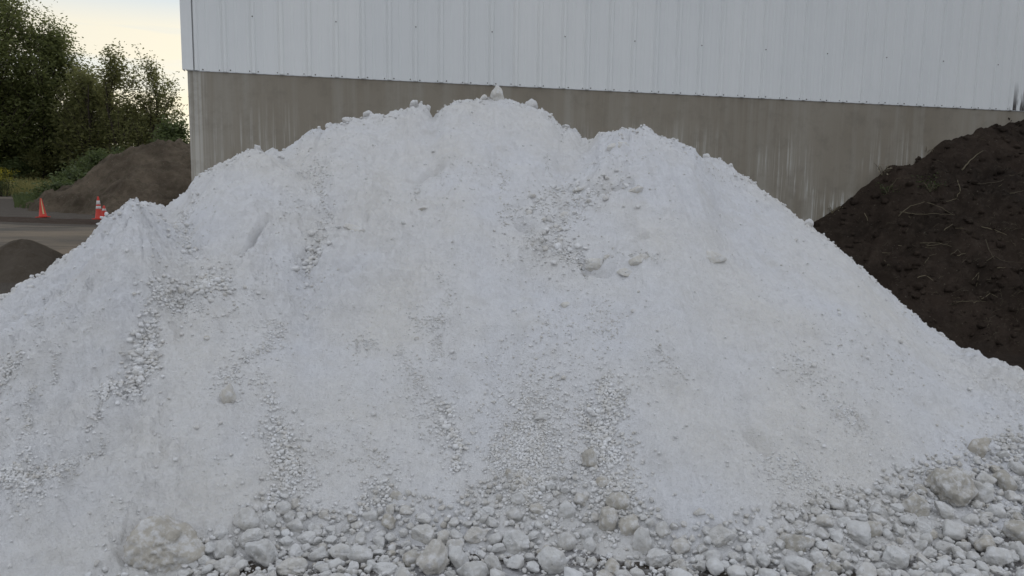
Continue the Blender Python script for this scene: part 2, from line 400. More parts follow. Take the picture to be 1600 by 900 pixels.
# ---- px picking on the surface (radial columns share their azimuth with the view ray)
def interp_col(Zf, a):
    fa = np.clip((a - az[0]) / (az[1] - az[0]), 0, NA - 1.001); i = int(fa); t = fa - i
    return Zf[i] * (1 - t) + Zf[i + 1] * t
def pick(px, py, Zf=None):
    Zf = PZ if Zf is None else Zf
    a, e = az_el(px, py); colz = interp_col(Zf, a); zr = CH + e * rr
    k = np.nonzero(colz >= zr)[0]
    if len(k) == 0: k = [np.argmax((colz - CH) / rr)]
    r = rr[k[0]]; return r * math.sin(a), r * math.cos(a), colz[k[0]]
def pick_g(px, py):
    a, e = az_el(px, py); r = -CH / e if e < -.02 else 60
    return r * math.sin(a), r * math.cos(a), 0
# scarps and gullies (downslope lines)
def carve(Zf, pts, wid, depth):
    P = np.array([pick(px, py, Zf)[:2] for px, py in pts]); best = np.full(PX.shape, 9.0)
    lo = P.min(0) - .5; hi = P.max(0) + .5
    msk = (PX > lo[0]) & (PX < hi[0]) & (PY > lo[1]) & (PY < hi[1])
    x, y = PX[msk], PY[msk]; b = np.full(x.shape, 9.0)
    x = x + .03 * fbm(x * 7, y * 7, 2, 90); y = y + .03 * fbm(x * 7, y * 7, 2, 95)
    for (ax, ay), (bx_, by_) in zip(P[:-1], P[1:]):
        dx, dy = bx_ - ax, by_ - ay; L2 = dx * dx + dy * dy + 1e-9
        t = np.clip(((x - ax) * dx + (y - ay) * dy) / L2, 0, 1)
        b = np.minimum(b, np.hypot(x - ax - t * dx, y - ay - t * dy))
    Zf[msk] -= depth * np.exp(-(b / wid) ** 2)
Z1 = Z0.copy()
for pts, w, d in [([(443, 242), (490, 270), (518, 320), (505, 375), (480, 430), (470, 500)], .10, .07),
                  ([(270, 325), (290, 345), (295, 390), (270, 450), (235, 530), (205, 600), (170, 680)], .12, .07),
                  ([(676, 180), (665, 230), (690, 330), (700, 430), (692, 520), (700, 620), (710, 700)], .13, .05),
                  ([(908, 217), (880, 260), (830, 310), (800, 360), (830, 400), (860, 470)], .13, .06),
                  ([(420, 345), (412, 360), (400, 372), (372, 392)], .022, .085), ([(516, 383), (498, 392), (488, 396)], .025, .09), ([(505, 405), (482, 418)], .025, .07), ([(690, 260), (668, 272), (640, 285)], .025, .06), ([(1010, 372), (985, 378)], .022, .06), ([(1165, 660), (1200, 700)], .03, .04),
                  ([(960, 420), (955, 500), (945, 600), (930, 690)], .10, .04),
                  ([(840, 400), (790, 500), (770, 640), (755, 740)], .12, .05),
                  ([(1120, 330), (1200, 450), (1290, 560)], .12, .035), ([(1060, 380), (1090, 520), (1160, 660)], .12, .03),
                  ([(60, 520), (20, 580), (-10, 620)], .05, .05), ([(250, 620), (160, 690), (60, 740)], .06, .04),
                  ([(985, 345), (935, 395), (905, 420)], .05, .05), ([(870, 305), (905, 303), (935, 297), (960, 290), (985, 291)], .025, .09), ([(905, 405), (920, 420), (950, 424)], .03, .08), ([(815, 352), (828, 362)], .03, .08), ([(840, 280), (880, 300)], .04, .05),
                  ([(520, 230), (500, 262)], .03, .04), ([(560, 260), (530, 330)], .05, .03)]:
    carve(Z1, pts, w, d)
ppx, ppy, _w = project(PX, PY, Z1)
rough = sm(-.25, .45, fbm(PX * .8, PY * .8, 3, 61)); soft = .35 + .65 * rough
crest = sm(1.0, .0, (R - rr[np.argmax((Z0 - CH) / R, 1)][:, None]) / -.9)
lump = np.abs(fbm(PX * 7, PY * 7, 3, 13)); lump2 = np.abs(fbm(PX * 19, PY * 19, 3, 17))
Z1 += .036 * flut * (1 - .5 * crest)
Z1 += .058 * fbm(PX * 2.3, PY * 2.3, 4, 23) - .016 * sm(.22, .0, np.abs(fbm(PX * 1.5, PY * 1.5, 3, 27)))
Z1 += soft * (.050 * (lump - .2) + .030 * (lump2 - .2)) + (.3 + .7 * rough) * .017 * fbm(PX * 32, PY * 32, 3, 29) * .8 + .006 * fbm(PX * 85, PY * 85, 2, 31)
def clods(x, y, cell, prob, amp, seed, sq=1.0):
    u = x / cell + .15 * fbm(x / cell * 1.7, y / cell * 1.7, 2, seed); v = y / cell * sq + .15 * fbm(x / cell * 1.7 + 9, y / cell * 1.7, 2, seed)
    iu = np.floor(u).astype(np.int64); iv = np.floor(v).astype(np.int64); out_ = np.zeros(x.shape)
    for du in (-1, 0, 1):
        for dv in (-1, 0, 1):
            a_ = iu + du; b_ = iv + dv
            h1 = _P[(_P[(a_ + seed * 57) & 4095] + b_) & 4095]; h2 = _P[(h1 + 911) & 4095]; h3 = _P[(h2 + 77) & 4095]
            cxx = a_ + .2 + .6 * h1 / 4096; cyy = b_ + .2 + .6 * h2 / 4096; rad_ = .22 + .42 * h3 / 4096
            on = (_P[(h3 + 13) & 4095] / 4096) < prob
            d2 = ((u - cxx) ** 2 + (v - cyy) ** 2) / rad_ ** 2
            out_ = np.maximum(out_, np.where(on & (d2 < 1), rad_ * 1.6 * np.sqrt(np.maximum(1 - d2, 0)), 0))
    return out_ * amp
Z1 += (.35 + .65 * rough) * clods(PX, PY, .16, .28, .030, 3) + soft * clods(PX, PY, .07, .40, .018, 5) + (.25 + .75 * soft) * clods(PX, PY, .034, .55, .010, 7)
Z1 += crest * (clods(PX, PY, .13, .4, .032, 15) + .026 * fbm(PX * 9, PY * 9, 3, 71) + .018 * np.abs(fbm(PX * 24, PY * 24, 2, 73)))
# clod-like steps: terraces across the slope on rough patches
st = .1 + fbm(PX * 3.2 + .3 * flut, PY * 3.2, 3, 37)
Z1 += .018 * rough * sm(.05, .12, st)
for it in range(3):        # keep the outline after the lumps went on
    ridge = np.argmax((Z1 - CH) / R, 1); e = np.max((Z1 - CH) / R, 1); rk = rr[ridge]
    dlt = np.clip((np.interp(az, sil[:, 0], sil[:, 1]) - e) * rk, -.2, .2)
    dlt = np.convolve(np.pad(dlt, 12, mode='edge'), np.ones(25) / 25, 'valid'); rk = np.convolve(np.pad(rk, 40, mode='edge'), np.ones(81) / 81, 'valid')
    Z1 = Z1 + dlt[:, None] * np.exp(-((R - rk[:, None]) / .9) ** 2)
tau = .07
TH = tau * np.log1p(np.exp(np.clip(Z1 / tau, -30, 40)))
G0 = ground_full(PX, PY)
PZ = G0 + TH - .035 * np.exp(-TH / .15)
behind = (PY - WY0 - WK * PX) > .10
PZ = np.where(behind, -.4, PZ)
keep = (TH > .028) & ~behind
pile = link('limestone_pile', grid_mesh('limestone_pile', PX[::-1], PY[::-1], PZ[::-1], keep[::-1]), MAT_POWDER)
tag(pile, 'tall heap of chalk white crushed limestone with several rounded crests against the building', 'pile')
SURF = np.maximum(PZ, G0)
def surf(x, y):
    a = np.arctan2(x, y); r = np.hypot(x, y)
    fa = np.clip((a - az[0]) / (az[1] - az[0]), 0, NA - 1.001); fr = np.clip(((np.clip(r, 1.9, 9.6) - 1.9) / 7.7) ** (1 / 1.15) * (NR - 1), 0, NR - 1.001)
    i = fa.astype(int); j = fr.astype(int); t = fa - i; s = fr - j
    return (SURF[i, j] * (1 - t) * (1 - s) + SURF[i + 1, j] * t * (1 - s) + SURF[i, j + 1] * (1 - t) * s + SURF[i + 1, j + 1] * t * s)

# ------------------------------------------------------------------ rock shapes
ICO = {}
for lv in (1, 2, 3, 4, 5):
    bm = bmesh.new(); bmesh.ops.create_icosphere(bm, subdivisions=lv, radius=1)
    v = np.array([q.co[:] for q in bm.verts]); fc = np.array([[q.index for q in f.verts] for f in bm.faces]); bm.free(); ICO[lv] = (v, fc)
def rot_mats(n, rng):
    q = rng.normal(size=(n, 4)); q /= np.linalg.norm(q, axis=1, keepdims=True); w, x, y, z = q.T
    return np.stack([1 - 2 * (y * y + z * z), 2 * (x * y - z * w), 2 * (x * z + y * w), 2 * (x * y + z * w), 1 - 2 * (x * x + z * z), 2 * (y * z - x * w),
                     2 * (x * z - y * w), 2 * (y * z + x * w), 1 - 2 * (x * x + y * y)], -1).reshape(n, 3, 3)
def rock_verts(lv, seed, p=12, rough=.05, K=11, spread=.50):
    rng = np.random.default_rng(seed); v, fc = ICO[lv]
    n = rng.normal(size=(K, 3)); n /= np.linalg.norm(n, axis=1, keepdims=True); d = 1 - spread * rng.random(K)
    s = (np.maximum(v @ n.T, 0) / d) ** p
    r = (s.sum(1) + .3) ** (-1 / p)
    r = r + rough * n3(v * 2.2 + seed % 17, 1) * 1.2 + (rough * .6 * n3(v * 5 + seed % 13, 2) + rough * .3 * n3(v * 11 + 3, 3) if lv > 2 else 0)
    if lv >= 4: r = r + rough * .2 * n3(v * 23 + 5, 4)
    out_ = v * r[:, None]; return out_ / np.abs(out_).max(0)
def scatter(name, x, y, zc, rad, lv, mat, rng, nproto=18, smooth=False, flat=.72):
    v_all, f_all, t_all = [], [], []; off = 0; n = len(x)
    pid = rng.integers(0, nproto, n); Rm = rot_mats(n, rng)
    sc = np.stack([rad * rng.uniform(.85, 1.15, n), rad * rng.uniform(.75, 1.05, n), rad * rng.uniform(.65, .95, n)], -1)
    tint = rng.random(n)
    for k in range(nproto):
        m = np.nonzero(pid == k)[0]
        if len(m) == 0: continue
        pv = rock_verts(lv, 900 + k, 34 if k % 3 else 14, .10, 8 + k % 5); fc = ICO[lv][1]
        q = pv[None] * sc[m][:, None, :]; q = np.einsum('nij,nvj->nvi', Rm[m], q)
        q[..., 2] *= .85
        q = q + np.stack([x[m], y[m], zc[m]], -1)[:, None, :]
        fa = fc[None] + (np.arange(len(m)) * len(pv))[:, None, None] + off
        v_all.append(q.reshape(-1, 3)); f_all.append(fa.reshape(-1, 3)); t_all.append(np.repeat(tint[m], len(pv))); off += len(m) * len(pv)
    me = np_mesh(name, np.concatenate(v_all), np.concatenate(f_all), 3, np.concatenate(t_all))
    return link(name, me, mat, smooth=smooth)

# ------------------------------------------------------------------ loose rocks one can single out
# px, py, width, height, tan?, label      (photo pixels pick the spot on the heap; real size follows from distance)
N0 = 'pale rock'
HERO = [
 (250, 862, 128, 86, 2, 'largest tan boulder half sunk at the left foot of the white pile'),
 (355, 619, 26, 36, 0, 'lone pale oblong rock lying on the smooth left slope of the pile'),
 (408, 868, 58, 52, 0, 'rounded grey white rock with a pitted middle right of the tan boulder'),
 (382, 817, 40, 40, 0, 'egg shaped cream rock uppermost in the cluster right of the tan boulder'),
 (342, 838, 26, 32, 0, 'small upright rock touching the top right edge of the tan boulder'),
 (391, 846, 44, 32, 0, 'slanting pale rock resting on the pitted rock right of the tan boulder'),
 (459, 826, 28, 28, 0, 'round pebble smooth rock at the right end of the cluster by the tan boulder'),
 (418, 815, 27, 27, 0, 'roundish pale rock between the cream egg shaped rock and the round smooth rock'),
 (447, 849, 28, 22, 0, 'flat topped pale rock just below the round smooth rock'),
 (351, 889, 40, 26, 0, 'flat pale slab at the bottom edge just right of the tan boulder'),
 (318, 880, 22, 18, 0, 'small block at the lower right corner of the tan boulder'),
 (533, 866, 38, 27, 0, 'oblong pale block above the dark soil left of centre'),
 (459, 893, 64, 30, 0, 'broad flat rock cut by the bottom edge below the pitted rock'),
 (497, 870, 36, 24, 0, 'wedge shaped pale rock left of the oblong block'),
 (505, 892, 30, 20, 0, 'small angular rock at the bottom edge right of the broad flat rock'),
 (670, 880, 64, 60, 0, 'big craggy pale rock at the bottom edge left of centre'),
 (664, 840, 46, 36, 0, 'pale shoulder of rock leaning on the big craggy rock from behind'),
 (712, 874, 38, 42, 0, 'smooth standing rock against the right side of the big craggy rock'),
 (603, 892, 56, 32, 0, 'low rounded rock at the bottom edge left of the big craggy rock'),
 (745, 841, 42, 30, 0, 'almond shaped white rock above the dark soil near the centre'),
 (772, 886, 32, 36, 0, 'upright pale rock at the bottom edge standing in dark soil'),
 (808, 854, 48, 42, 0, 'round rock with dark specks just below the centre gravel chute'),
 (861, 880, 50, 48, 0, 'large grey rock with dark pits at the bottom edge near the centre'),
 (770, 818, 24, 18, 0, 'pointed white rock behind the almond shaped rock'),
 (712, 839, 26, 22, 0, 'small blunt rock left of the almond shaped rock'),
 (884, 850, 34, 30, 0, 'blocky pale rock right of the round speckled rock'),
 (882, 803, 36, 32, 0, 'smooth whitish rock at the foot of the centre gravel chute'),
 (948, 814, 38, 44, 1, 'round tan rock leftmost of the tan trio right of centre'),
 (982, 822, 36, 44, 1, 'round tan rock rightmost of the tan trio right of centre'),
 (966, 787, 40, 28, 1, 'tan rock topmost of the tan trio right of centre'),
 (1006, 850, 34, 46, 0, 'tall pale rock standing just right below the tan trio'),
 (1024, 876, 46, 40, 0, 'roundish grey rock at the bottom right of the tan trio'),
 (1038, 832, 30, 30, 0, 'knobby pale rock with dark pits right of the tall pale rock'),
 (919, 723, 28, 38, 1, 'tan chunk stuck in the gravel gully right of centre'),
 (942, 754, 22, 20, 1, 'small tan stone just below the tan chunk in the gully'),
 (794, 745, 16, 26, 1, 'narrow tan stone on the left edge of the centre gravel chute'),
 (849, 655, 30, 15, 0, 'flat pale slab lying at the head of the centre gravel chute'),
 (578, 810, 26, 22, 0, 'pale stone in the small rubble left of centre'),
 (622, 776, 30, 22, 1, 'smooth tan stone half buried above the rubble left of centre'),
 (919, 856, 24, 26, 0, 'small angular stone between the blocky rock and the tall pale rock'),
 (1130, 843, 52, 34, 0, 'flat topped pale rock with a sunlike round shape right of the tan trio'),
 (1246, 849, 62, 40, 1, 'broad brownish rock half buried at the right foot of the pile'),
 (1401, 876, 46, 42, 0, 'split pale rock with a dark cleft at the bottom right'),
 (1359, 828, 36, 30, 1, 'brownish triangular rock right of the broad brownish rock'),
 (1329, 810, 30, 20, 0, 'small flat white rock behind the brownish triangular rock'),
 (1435, 794, 58, 40, 1, 'wide tan rock left of the biggest boulder on the right'),
 (1488, 772, 74, 66, 1, 'biggest tan boulder on the right among the rubble'),
 (1480, 803, 48, 24, 0, 'long pale rock slanting in front of the biggest right boulder'),
 (1571, 756, 36, 36, 1, 'round tan rock near the right edge beside the biggest right boulder'),
 (1533, 706, 34, 42, 1, 'tan chunk sunk in gravel above the biggest right boulder'),
 (1582, 779, 28, 20, 0, 'squarish white block below the round tan rock at the right edge'),
 (1561, 878, 46, 38, 0, 'egg shaped pale rock in the bottom right corner'),
 (1594, 868, 26, 36, 0, 'tilted slab cut off by the right edge beside the egg shaped rock'),
 (1480, 858, 34, 24, 0, 'oval rock middle of a row of three at the lower right'),
 (1457, 867, 26, 20, 0, 'oval rock left and lowest of a row of three at the lower right'),
 (1505, 857, 23, 25, 0, 'oval rock right of a row of three at the lower right'),
 (1442, 854, 20, 24, 0, 'small upright stone left of the row of three ovals'),
 (1461, 890, 26, 20, 0, 'thin wedge of rock at the bottom edge right of the split rock'),
 (1278, 877, 26, 24, 0, 'white angular stone at the bottom edge below the broad brownish rock'),
 (1325, 888, 22, 22, 0, 'small cube like stone at the bottom edge left of the split rock'),
 (1189, 859, 36, 24, 0, 'low pale stone between the flat topped rock and the broad brownish rock'),
 (1113, 872, 36, 20, 0, 'crumbly flat stone below the flat topped rock'),
 (1092, 803, 21, 16, 0, 'lone pale stone on the smooth slope above the flat topped rock'),
 (1560, 800, 34, 26, 0, 'pale stone below and left of the squarish white block at the right edge'),
 (1520, 815, 34, 20, 0, 'flat dusty stone right of the long slanting pale rock'),
 (1395, 770, 30, 22, 0, 'dusty stone upslope from the wide tan rock on the right'),
 (825, 349, 25, 24, 0, 'pale rock with a dark shadow under it in the hollow below the right crest'),
 (781, 313, 20, 14, 1, 'small tan rock jutting from the upper middle slope'),
 (937, 411, 46, 24, 1, 'wide tan chunk at the lower rim of the hollow in the middle slope'),
 (1002, 404, 36, 24, 1, 'tan chunk right of the wide tan chunk at the rim of the hollow'),
 (977, 427, 26, 14, 0, 'small pale block below the two tan chunks of the hollow'),
 (968, 224, 36, 20, 1, 'smooth tan chunk embedded just under the right crest'),
 (1116, 401, 40, 28, 1, 'smooth tan chunk buried flush in the right slope'),
 (992, 299, 28, 13, 0, 'thin pale slab at the right end of the upper crack'),
 (905, 296, 26, 12, 0, 'thin pale slab at the left end of the upper crack'),
 (882, 335, 24, 14, 0, 'low pale stone inside the hollow right of the shadowed rock'),
 (886, 477, 26, 14, 1, 'tan lump in the slope below the hollow'),
 (665, 325, 24, 11, 1, 'low tan lump on the slope left of the upper middle'),
 (550, 355, 36, 12, 1, 'long low lump on the left centre slope'),
 (776, 149, 20, 30, 0, 'pointed white lump standing on the highest crest'),
 (574, 178, 14, 13, 0, 'blunt white lump on the crest line left of the notch'),
 (648, 164, 15, 14, 0, 'small knob on top of the second highest crest'),
 (668, 169, 8, 10, 0, 'tiny knob at the right end of the second highest crest'),
 (755, 154, 13, 11, 0, 'rounded knob just left of the pointed lump'),
 (515, 197, 14, 11, 0, 'round knob on the crest above the left gully'),
 (541, 186, 14, 11, 0, 'round knob on the crest between two other knobs'),
 (1105, 244, 13, 10, 0, 'angular lump on the right shoulder line of the pile'),
 (1142, 260, 11, 9, 0, 'small lump further down the right shoulder line'),
 (1265, 348, 14, 14, 0, 'lump at the pile edge where the wall meets the black soil'),
 (400, 230, 12, 10, 0, 'small knob on the low crest near the wall corner'),
 (60, 427, 12, 8, 0, 'small lump on the far left outline of the pile'),
 (1516, 541, 16, 12, 0, 'pale lump on the far right outline against black soil'),
 (1542, 553, 12, 9, 0, 'smallest lump on the far right outline'),
 (884, 193, 13, 9, 0, 'knob on the outline between the highest and the right crest'),
 (258, 458, 14, 10, 0, 'small rock at the left end of the stony patch on the left slope'),
 (322, 449, 20, 12, 1, 'smooth tan rock at the right end of the stony patch on the left slope'),
 (187, 600, 12, 11, 0, 'small rock at the foot of the left pebble streak'),
 (650, 530, 9, 8, 0, 'tiny pale stone alone in the middle of the slope'),
 (322, 530, 11, 10, 0, 'tiny pale stone alone on the left slope'),
]
placed = []                      # x, y, r
cells = {}
CS = .15
def reg(x, y, r):
    placed.append((x, y, r)); cells.setdefault((int(x // CS), int(y // CS)), []).append(len(placed) - 1)
def clear(x, y, r, f=.8):
    n = int((r + .16) / CS) + 1; cx, cy = int(x // CS), int(y // CS)
    for i in range(cx - n, cx + n + 1):
        for j in range(cy - n, cy + n + 1):
            for k in cells.get((i, j), ()):
                q = placed[k]
                if math.hypot(x - q[0], y - q[1]) < f * (r + q[2]): return False
    return True
def rock(x, y, z, hw, hh, hd, mat, seed, label, group=None, lv=3, rough=.05, p=12, rz=None, tilt=0, K=16, taper=0):
    rng = np.random.default_rng(seed)
    v = rock_verts(lv, seed, p, rough, K) * np.array([hw, hd, hh])
    v[:, :2] *= (1 - taper * v[:, 2:3] / hh)
    a = math.radians(tilt)                         # tilt in the facing plane
    v = np.stack([v[:, 0] * math.cos(a) - v[:, 2] * math.sin(a), v[:, 1], v[:, 0] * math.sin(a) + v[:, 2] * math.cos(a)], -1)
    o = link('rock', np_mesh('rock', v, ICO[lv][1], 3), mat); o.location = (x, y, z)
    return tag(o, label, 'rock', group)
CRESTY = ('crest', 'outline', 'shoulder', 'edge where')
for k, (px, py, w, h, tn, lab) in enumerate(HERO):
    crestrock = h < 28 and any(s in lab for s in CRESTY) and py < 560 and 'embedded' not in lab
    a, e = az_el(px, py)
    buried = 'buried' in lab or 'embedded' in lab or 'lump in' in lab or 'low' in lab.split() or (tn and py < 500)
    if crestrock:
        colz = interp_col(SURF, a); i = int(np.argmax((colz - CH) / rr)); x, y, z = rr[i] * math.sin(a), rr[i] * math.cos(a), colz[i]
    else:
        x, y, z = pick(px, min(py + h * .25, 899 if py > 880 else 2000), SURF)
    s = y / F
    hw, hh = w * s / 2, h * s / 2
    hd = (hw + hh) / 2 * .9
    if crestrock: hd *= 1.3; zz = min(max(CH + e * math.hypot(x, y), z - .3 * hh), z + (.9 if 'pointed' in lab else .25) * hh)
    else: zz = CH + e * math.hypot(x, y) * 1.0 + (-.42 * hh if buried else .06 * hh); zz = min(max(zz, z - .3 * hh), z + .95 * hh)
    if buried: y += hd * .25; hd *= .8
    tilt = {'slanting pale rock resting on the pitted rock right of the tan boulder': 32, 'long pale rock slanting in front of the biggest right boulder': -32,
            'egg shaped cream rock uppermost in the cluster right of the tan boulder': 25, 'lone pale oblong rock lying on the smooth left slope of the pile': 18}.get(lab, random.uniform(-12, 12))
    spiky = 'pointed white lump' in lab
    rock(x, y + hd * .35, zz, hw * 1.06, hh * 1.12, hd, (MAT_CREAM if py < 500 else MAT_TAN) if tn else (MAT_POWDER if crestrock else MAT_CREAM if py < 640 else MAT_ROCK), 100 + k * 3, lab,
         lv=5 if w > 40 else 4, rough=.13 if w > 60 else .09, p=48 if w > 40 else 34, K=13 if w > 60 else 11, taper=.36 if spiky else 0, tilt=0 if spiky else tilt)
    reg(x, y + hd * .1, (hw + hd) / 2 * 1.12)
    if h > 24 and not crestrock: reg(x, y - hd * .55, hw * .8)

# ------------------------------------------------------------------ rubble field
BND = np.array([(-200, 960), (180, 900), (300, 858), (340, 832), (380, 800), (420, 780), (470, 800), (520, 812), (560, 792), (620, 782), (700, 792), (770, 762), (860, 745), (940, 765), (1010, 800), (1080, 822),
                (1180, 822), (1260, 792), (1330, 778), (1400, 752), (1470, 732), (1540, 704), (1600, 682), (1700, 645), (1900, 615)], float)
def depth_in(x, y):
    px, py, w = project(x, y, surf(x, y)); jit = 14 * fbm(x * 4, y * 4, 3, 55)
    return py - np.interp(px, BND[:, 0], BND[:, 1]) + jit, px, py
rub = []
rng = np.random.default_rng(5)
for rad, tries, dmin, fov in [(.066, 260, 50, .80), (.052, 700, 38, .80), (.040, 2300, 24, .78), (.031, 7500, 12, .76), (.024, 19000, 1, .72), (.018, 30000, -10, .72), (.0135, 42000, -20, .72)]:
    x = rng.uniform(-2.4, 6.4, tries); y = rng.uniform(2.3, 7.8, tries)
    D, px, py = depth_in(x, y); rv = rad * rng.uniform(.8, 1.22, tries)
    ok = (D > dmin) & (px > 120) & (px < 1900) & (rng.random(tries) < np.clip((D - dmin) / 25 + .25, 0, 1))
    # bare dark soil shows between rocks at the very bottom
    bare = sm(-.05, .25, fbm(x * 2.3, y * 2.3, 3, 66)) * sm(50, 85, D)
    ok &= rng.random(tries) > bare * (.93 if rad < .045 else .6)
    for k in np.nonzero(ok)[0]:
        if clear(x[k], y[k], rv[k], fov): reg(x[k], y[k], rv[k]); rub.append((x[k], y[k], rv[k]))
rub = np.array(rub)
rz = surf(rub[:, 0], rub[:, 1]); qx, qy, qw = project(rub[:, 0], rub[:, 1], rz)
size = rub[:, 2] / qw * ((qx > 0) & (qx < 1600) & (qy < 905))
order = np.argsort(-size); NI = 300 - len(HERO)
ZN = [(0, 560, 'pale rock in the loose rubble right of the tan boulder'),
      (560, 760, 'pale rock in the loose rubble round the big craggy rock'),
      (760, 920, 'pale rock in the loose rubble below the centre gravel chute'),
      (920, 1080, 'pale rock in the loose rubble round the tan trio'),
      (1080, 1200, 'pale rock in the loose rubble round the flat topped rock'),
      (1200, 1340, 'pale rock in the loose rubble round the broad brownish rock'),
      (1340, 1470, 'pale rock in the loose rubble round the split rock'),
      (1470, 1700, 'pale rock in the loose rubble round the biggest right boulder')]
ind = order[:NI]; rest = order[NI:]
for k in ind:
    x, y, r = rub[k]; lab = next(l for a, b, l in ZN if a <= qx[k] < b)
    o = rock(x, y, rz[k] + r * random.uniform(.3, .75), r * random.uniform(1.0, 1.3), r * random.uniform(.75, .95), r * random.uniform(.8, 1.1), MAT_TAN if random.random() < .12 else MAT_ROCK,
         3000 + int(k), lab, 'rocks round ' + lab.split(' round ')[-1] if ' round ' in lab else 'rocks ' + lab.split('rubble ')[-1], lv=4, rough=.09, p=random.choice([14, 30, 45]), K=random.choice([8, 10, 13]), tilt=random.uniform(-35, 35))
    o.rotation_euler.z = random.uniform(0, 6.28)
R_ = rub[rest]; o = scatter('rubble_rocks', R_[:, 0], R_[:, 1], rz[rest] + R_[:, 2] * rng.uniform(.3, .9, len(R_)), R_[:, 2], 3, MAT_RUB, rng, 26, True); tag(o, kind='stuff')

# pebbles: streaks in the gullies, apron, sparse grit everywhere
PX_, PY_, PR_ = [], [], []
STR = [([(820, 330), (880, 380), (940, 415)], 26, 60, .030), ([(860, 300), (990, 293)], 13, 34, .028), ([(275, 340), (300, 395)], 14, 60, .028), ([(260, 460), (340, 450)], 12, 50, .027), ([(500, 380), (480, 425)], 8, 34, .030), ([(225, 540), (205, 600)], 9, 50, .026), ([(700, 650), (708, 710)], 9, 26, .024), ([(935, 620), (930, 740)], 18, 60, .024),
       ([(490, 262), (517, 330), (500, 390), (478, 432)], 9, 420, .012), ([(255, 468), (300, 455), (345, 440)], 15, 520, .017), ([(245, 515), (222, 560), (203, 605)], 15, 520, .016),
       ([(185, 600), (150, 635), (125, 665)], 6, 150, .012), ([(440, 510), (400, 550), (350, 595)], 14, 420, .010), ([(432, 620), (430, 640)], 12, 90, .010), ([(437, 665), (445, 710), (440, 760), (430, 800)], 15, 620, .014),
       ([(693, 430), (690, 470), (685, 510), (694, 560)], 12, 330, .009), ([(650, 500), (690, 508)], 9, 120, .009), ([(630, 545), (640, 620)], 20, 320, .008), ([(697, 640), (706, 690), (710, 735)], 12, 260, .016),
       ([(660, 640), (690, 700)], 18, 200, .010), ([(840, 650), (830, 690), (820, 740), (830, 780)], 42, 2600, .011), ([(780, 690), (790, 760)], 16, 420, .011), ([(955, 590), (945, 640), (930, 690), (965, 750), (985, 790)], 24, 1500, .013),
       ([(915, 640), (935, 700)], 14, 320, .012), ([(850, 315), (870, 300), (900, 290)], 10, 170, .013), ([(930, 300), (960, 286), (1000, 292)], 7, 120, .013), ([(835, 370), (875, 400), (912, 418)], 11, 380, .012), ([(790, 345), (840, 322)], 12, 120, .012), ([(860, 350), (900, 340)], 14, 120, .012), ([(880, 320), (920, 312)], 9, 80, .014),
       ([(935, 415), (1000, 400), (1030, 412)], 10, 160, .010), ([(283, 335), (290, 365), (300, 400)], 14, 330, .011), ([(0, 770), (40, 745), (100, 735), (170, 700)], 9, 420, .009), ([(0, 760), (30, 740)], 16, 260, .010),
       ([(40, 740), (60, 755)], 22, 260, .012), ([(1035, 545), (1060, 590)], 14, 160, .009), ([(1220, 740), (1260, 745)], 22, 300, .009), ([(100, 560), (85, 600)], 10, 160, .009), ([(60, 620), (30, 670)], 12, 260, .009), ([(30, 570), (15, 595)], 8, 120, .012),
       ([(555, 540), (585, 535)], 9, 130, .008), ([(1000, 590), (1050, 560)], 14, 130, .008), ([(660, 290), (640, 305)], 7, 90, .011), ([(780, 258), (790, 300)], 9, 120, .009), ([(860, 250), (850, 275)], 9, 90, .010), ([(540, 690), (590, 720)], 24, 240, .008),
       ([(1310, 640), (1350, 665)], 22, 220, .009), ([(1270, 590), (1240, 570)], 18, 120, .009), ([(345, 590), (400, 600)], 12, 130, .010), ([(580, 780), (610, 765)], 14, 160, .013), ([(940, 480), (950, 530)], 12, 140, .008), ([(280, 480), (330, 500)], 16, 140, .009)]
for pts, wd, n, r in STR:
    P3 = np.array([pick(a_, b_, SURF)[:2] for a_, b_ in pts]); seg = np.concatenate([[0], np.cumsum(np.hypot(*np.diff(P3, axis=0).T))])
    n = int(n * 1.5); t = rng.uniform(-.03, 1.03, n) * seg[-1]; x = np.interp(t, seg, P3[:, 0]); y = np.interp(t, seg, P3[:, 1])
    s = wd / F * y; hv = np.where(rng.random(n) < .3, 1.9, .8); g1 = rng.normal(size=n) * s * .7 * hv; g2 = rng.normal(size=n) * s * .85 * hv
    brk_ = fbm(t * 3.1 + r * 900, t * 0 + n * .37, 3, 77)
    mod = .35 + 1.1 * sm(-.25, .35, brk_)
    x = x + g1 * mod + .05 * fbm(t * 5, t * 0 + 5, 2, 78); y = y + g2 * mod
    kk = rng.random(n) < .42 + .58 * sm(-.2, .15, brk_ + .25 * fbm(x * 9, y * 9, 2, 79)); x, y = x[kk], y[kk]; n = len(x)
    PX_.append(x); PY_.append(y); PR_.append(r * rng.uniform(.4, 1.0, n) ** 1.6 * .98)
# apron of small stuff
n = 80000; x = rng.uniform(-3.2, 6.4, n); y = rng.uniform(2.3, 7.8, n); D, px, py = depth_in(x, y)
right = sm(1150, 1450, px)
ok = (D > -30 - 35 * right) & (px > 150) & (rng.random(n) < np.clip(.12 + (D + 30 + 35 * right) / 90, 0, 1)); PX_.append(x[ok]); PY_.append(y[ok]); PR_.append(.0035 + .009 * rng.random(ok.sum()) ** 2.2 * (1 + .4 * (D[ok] > 0)))
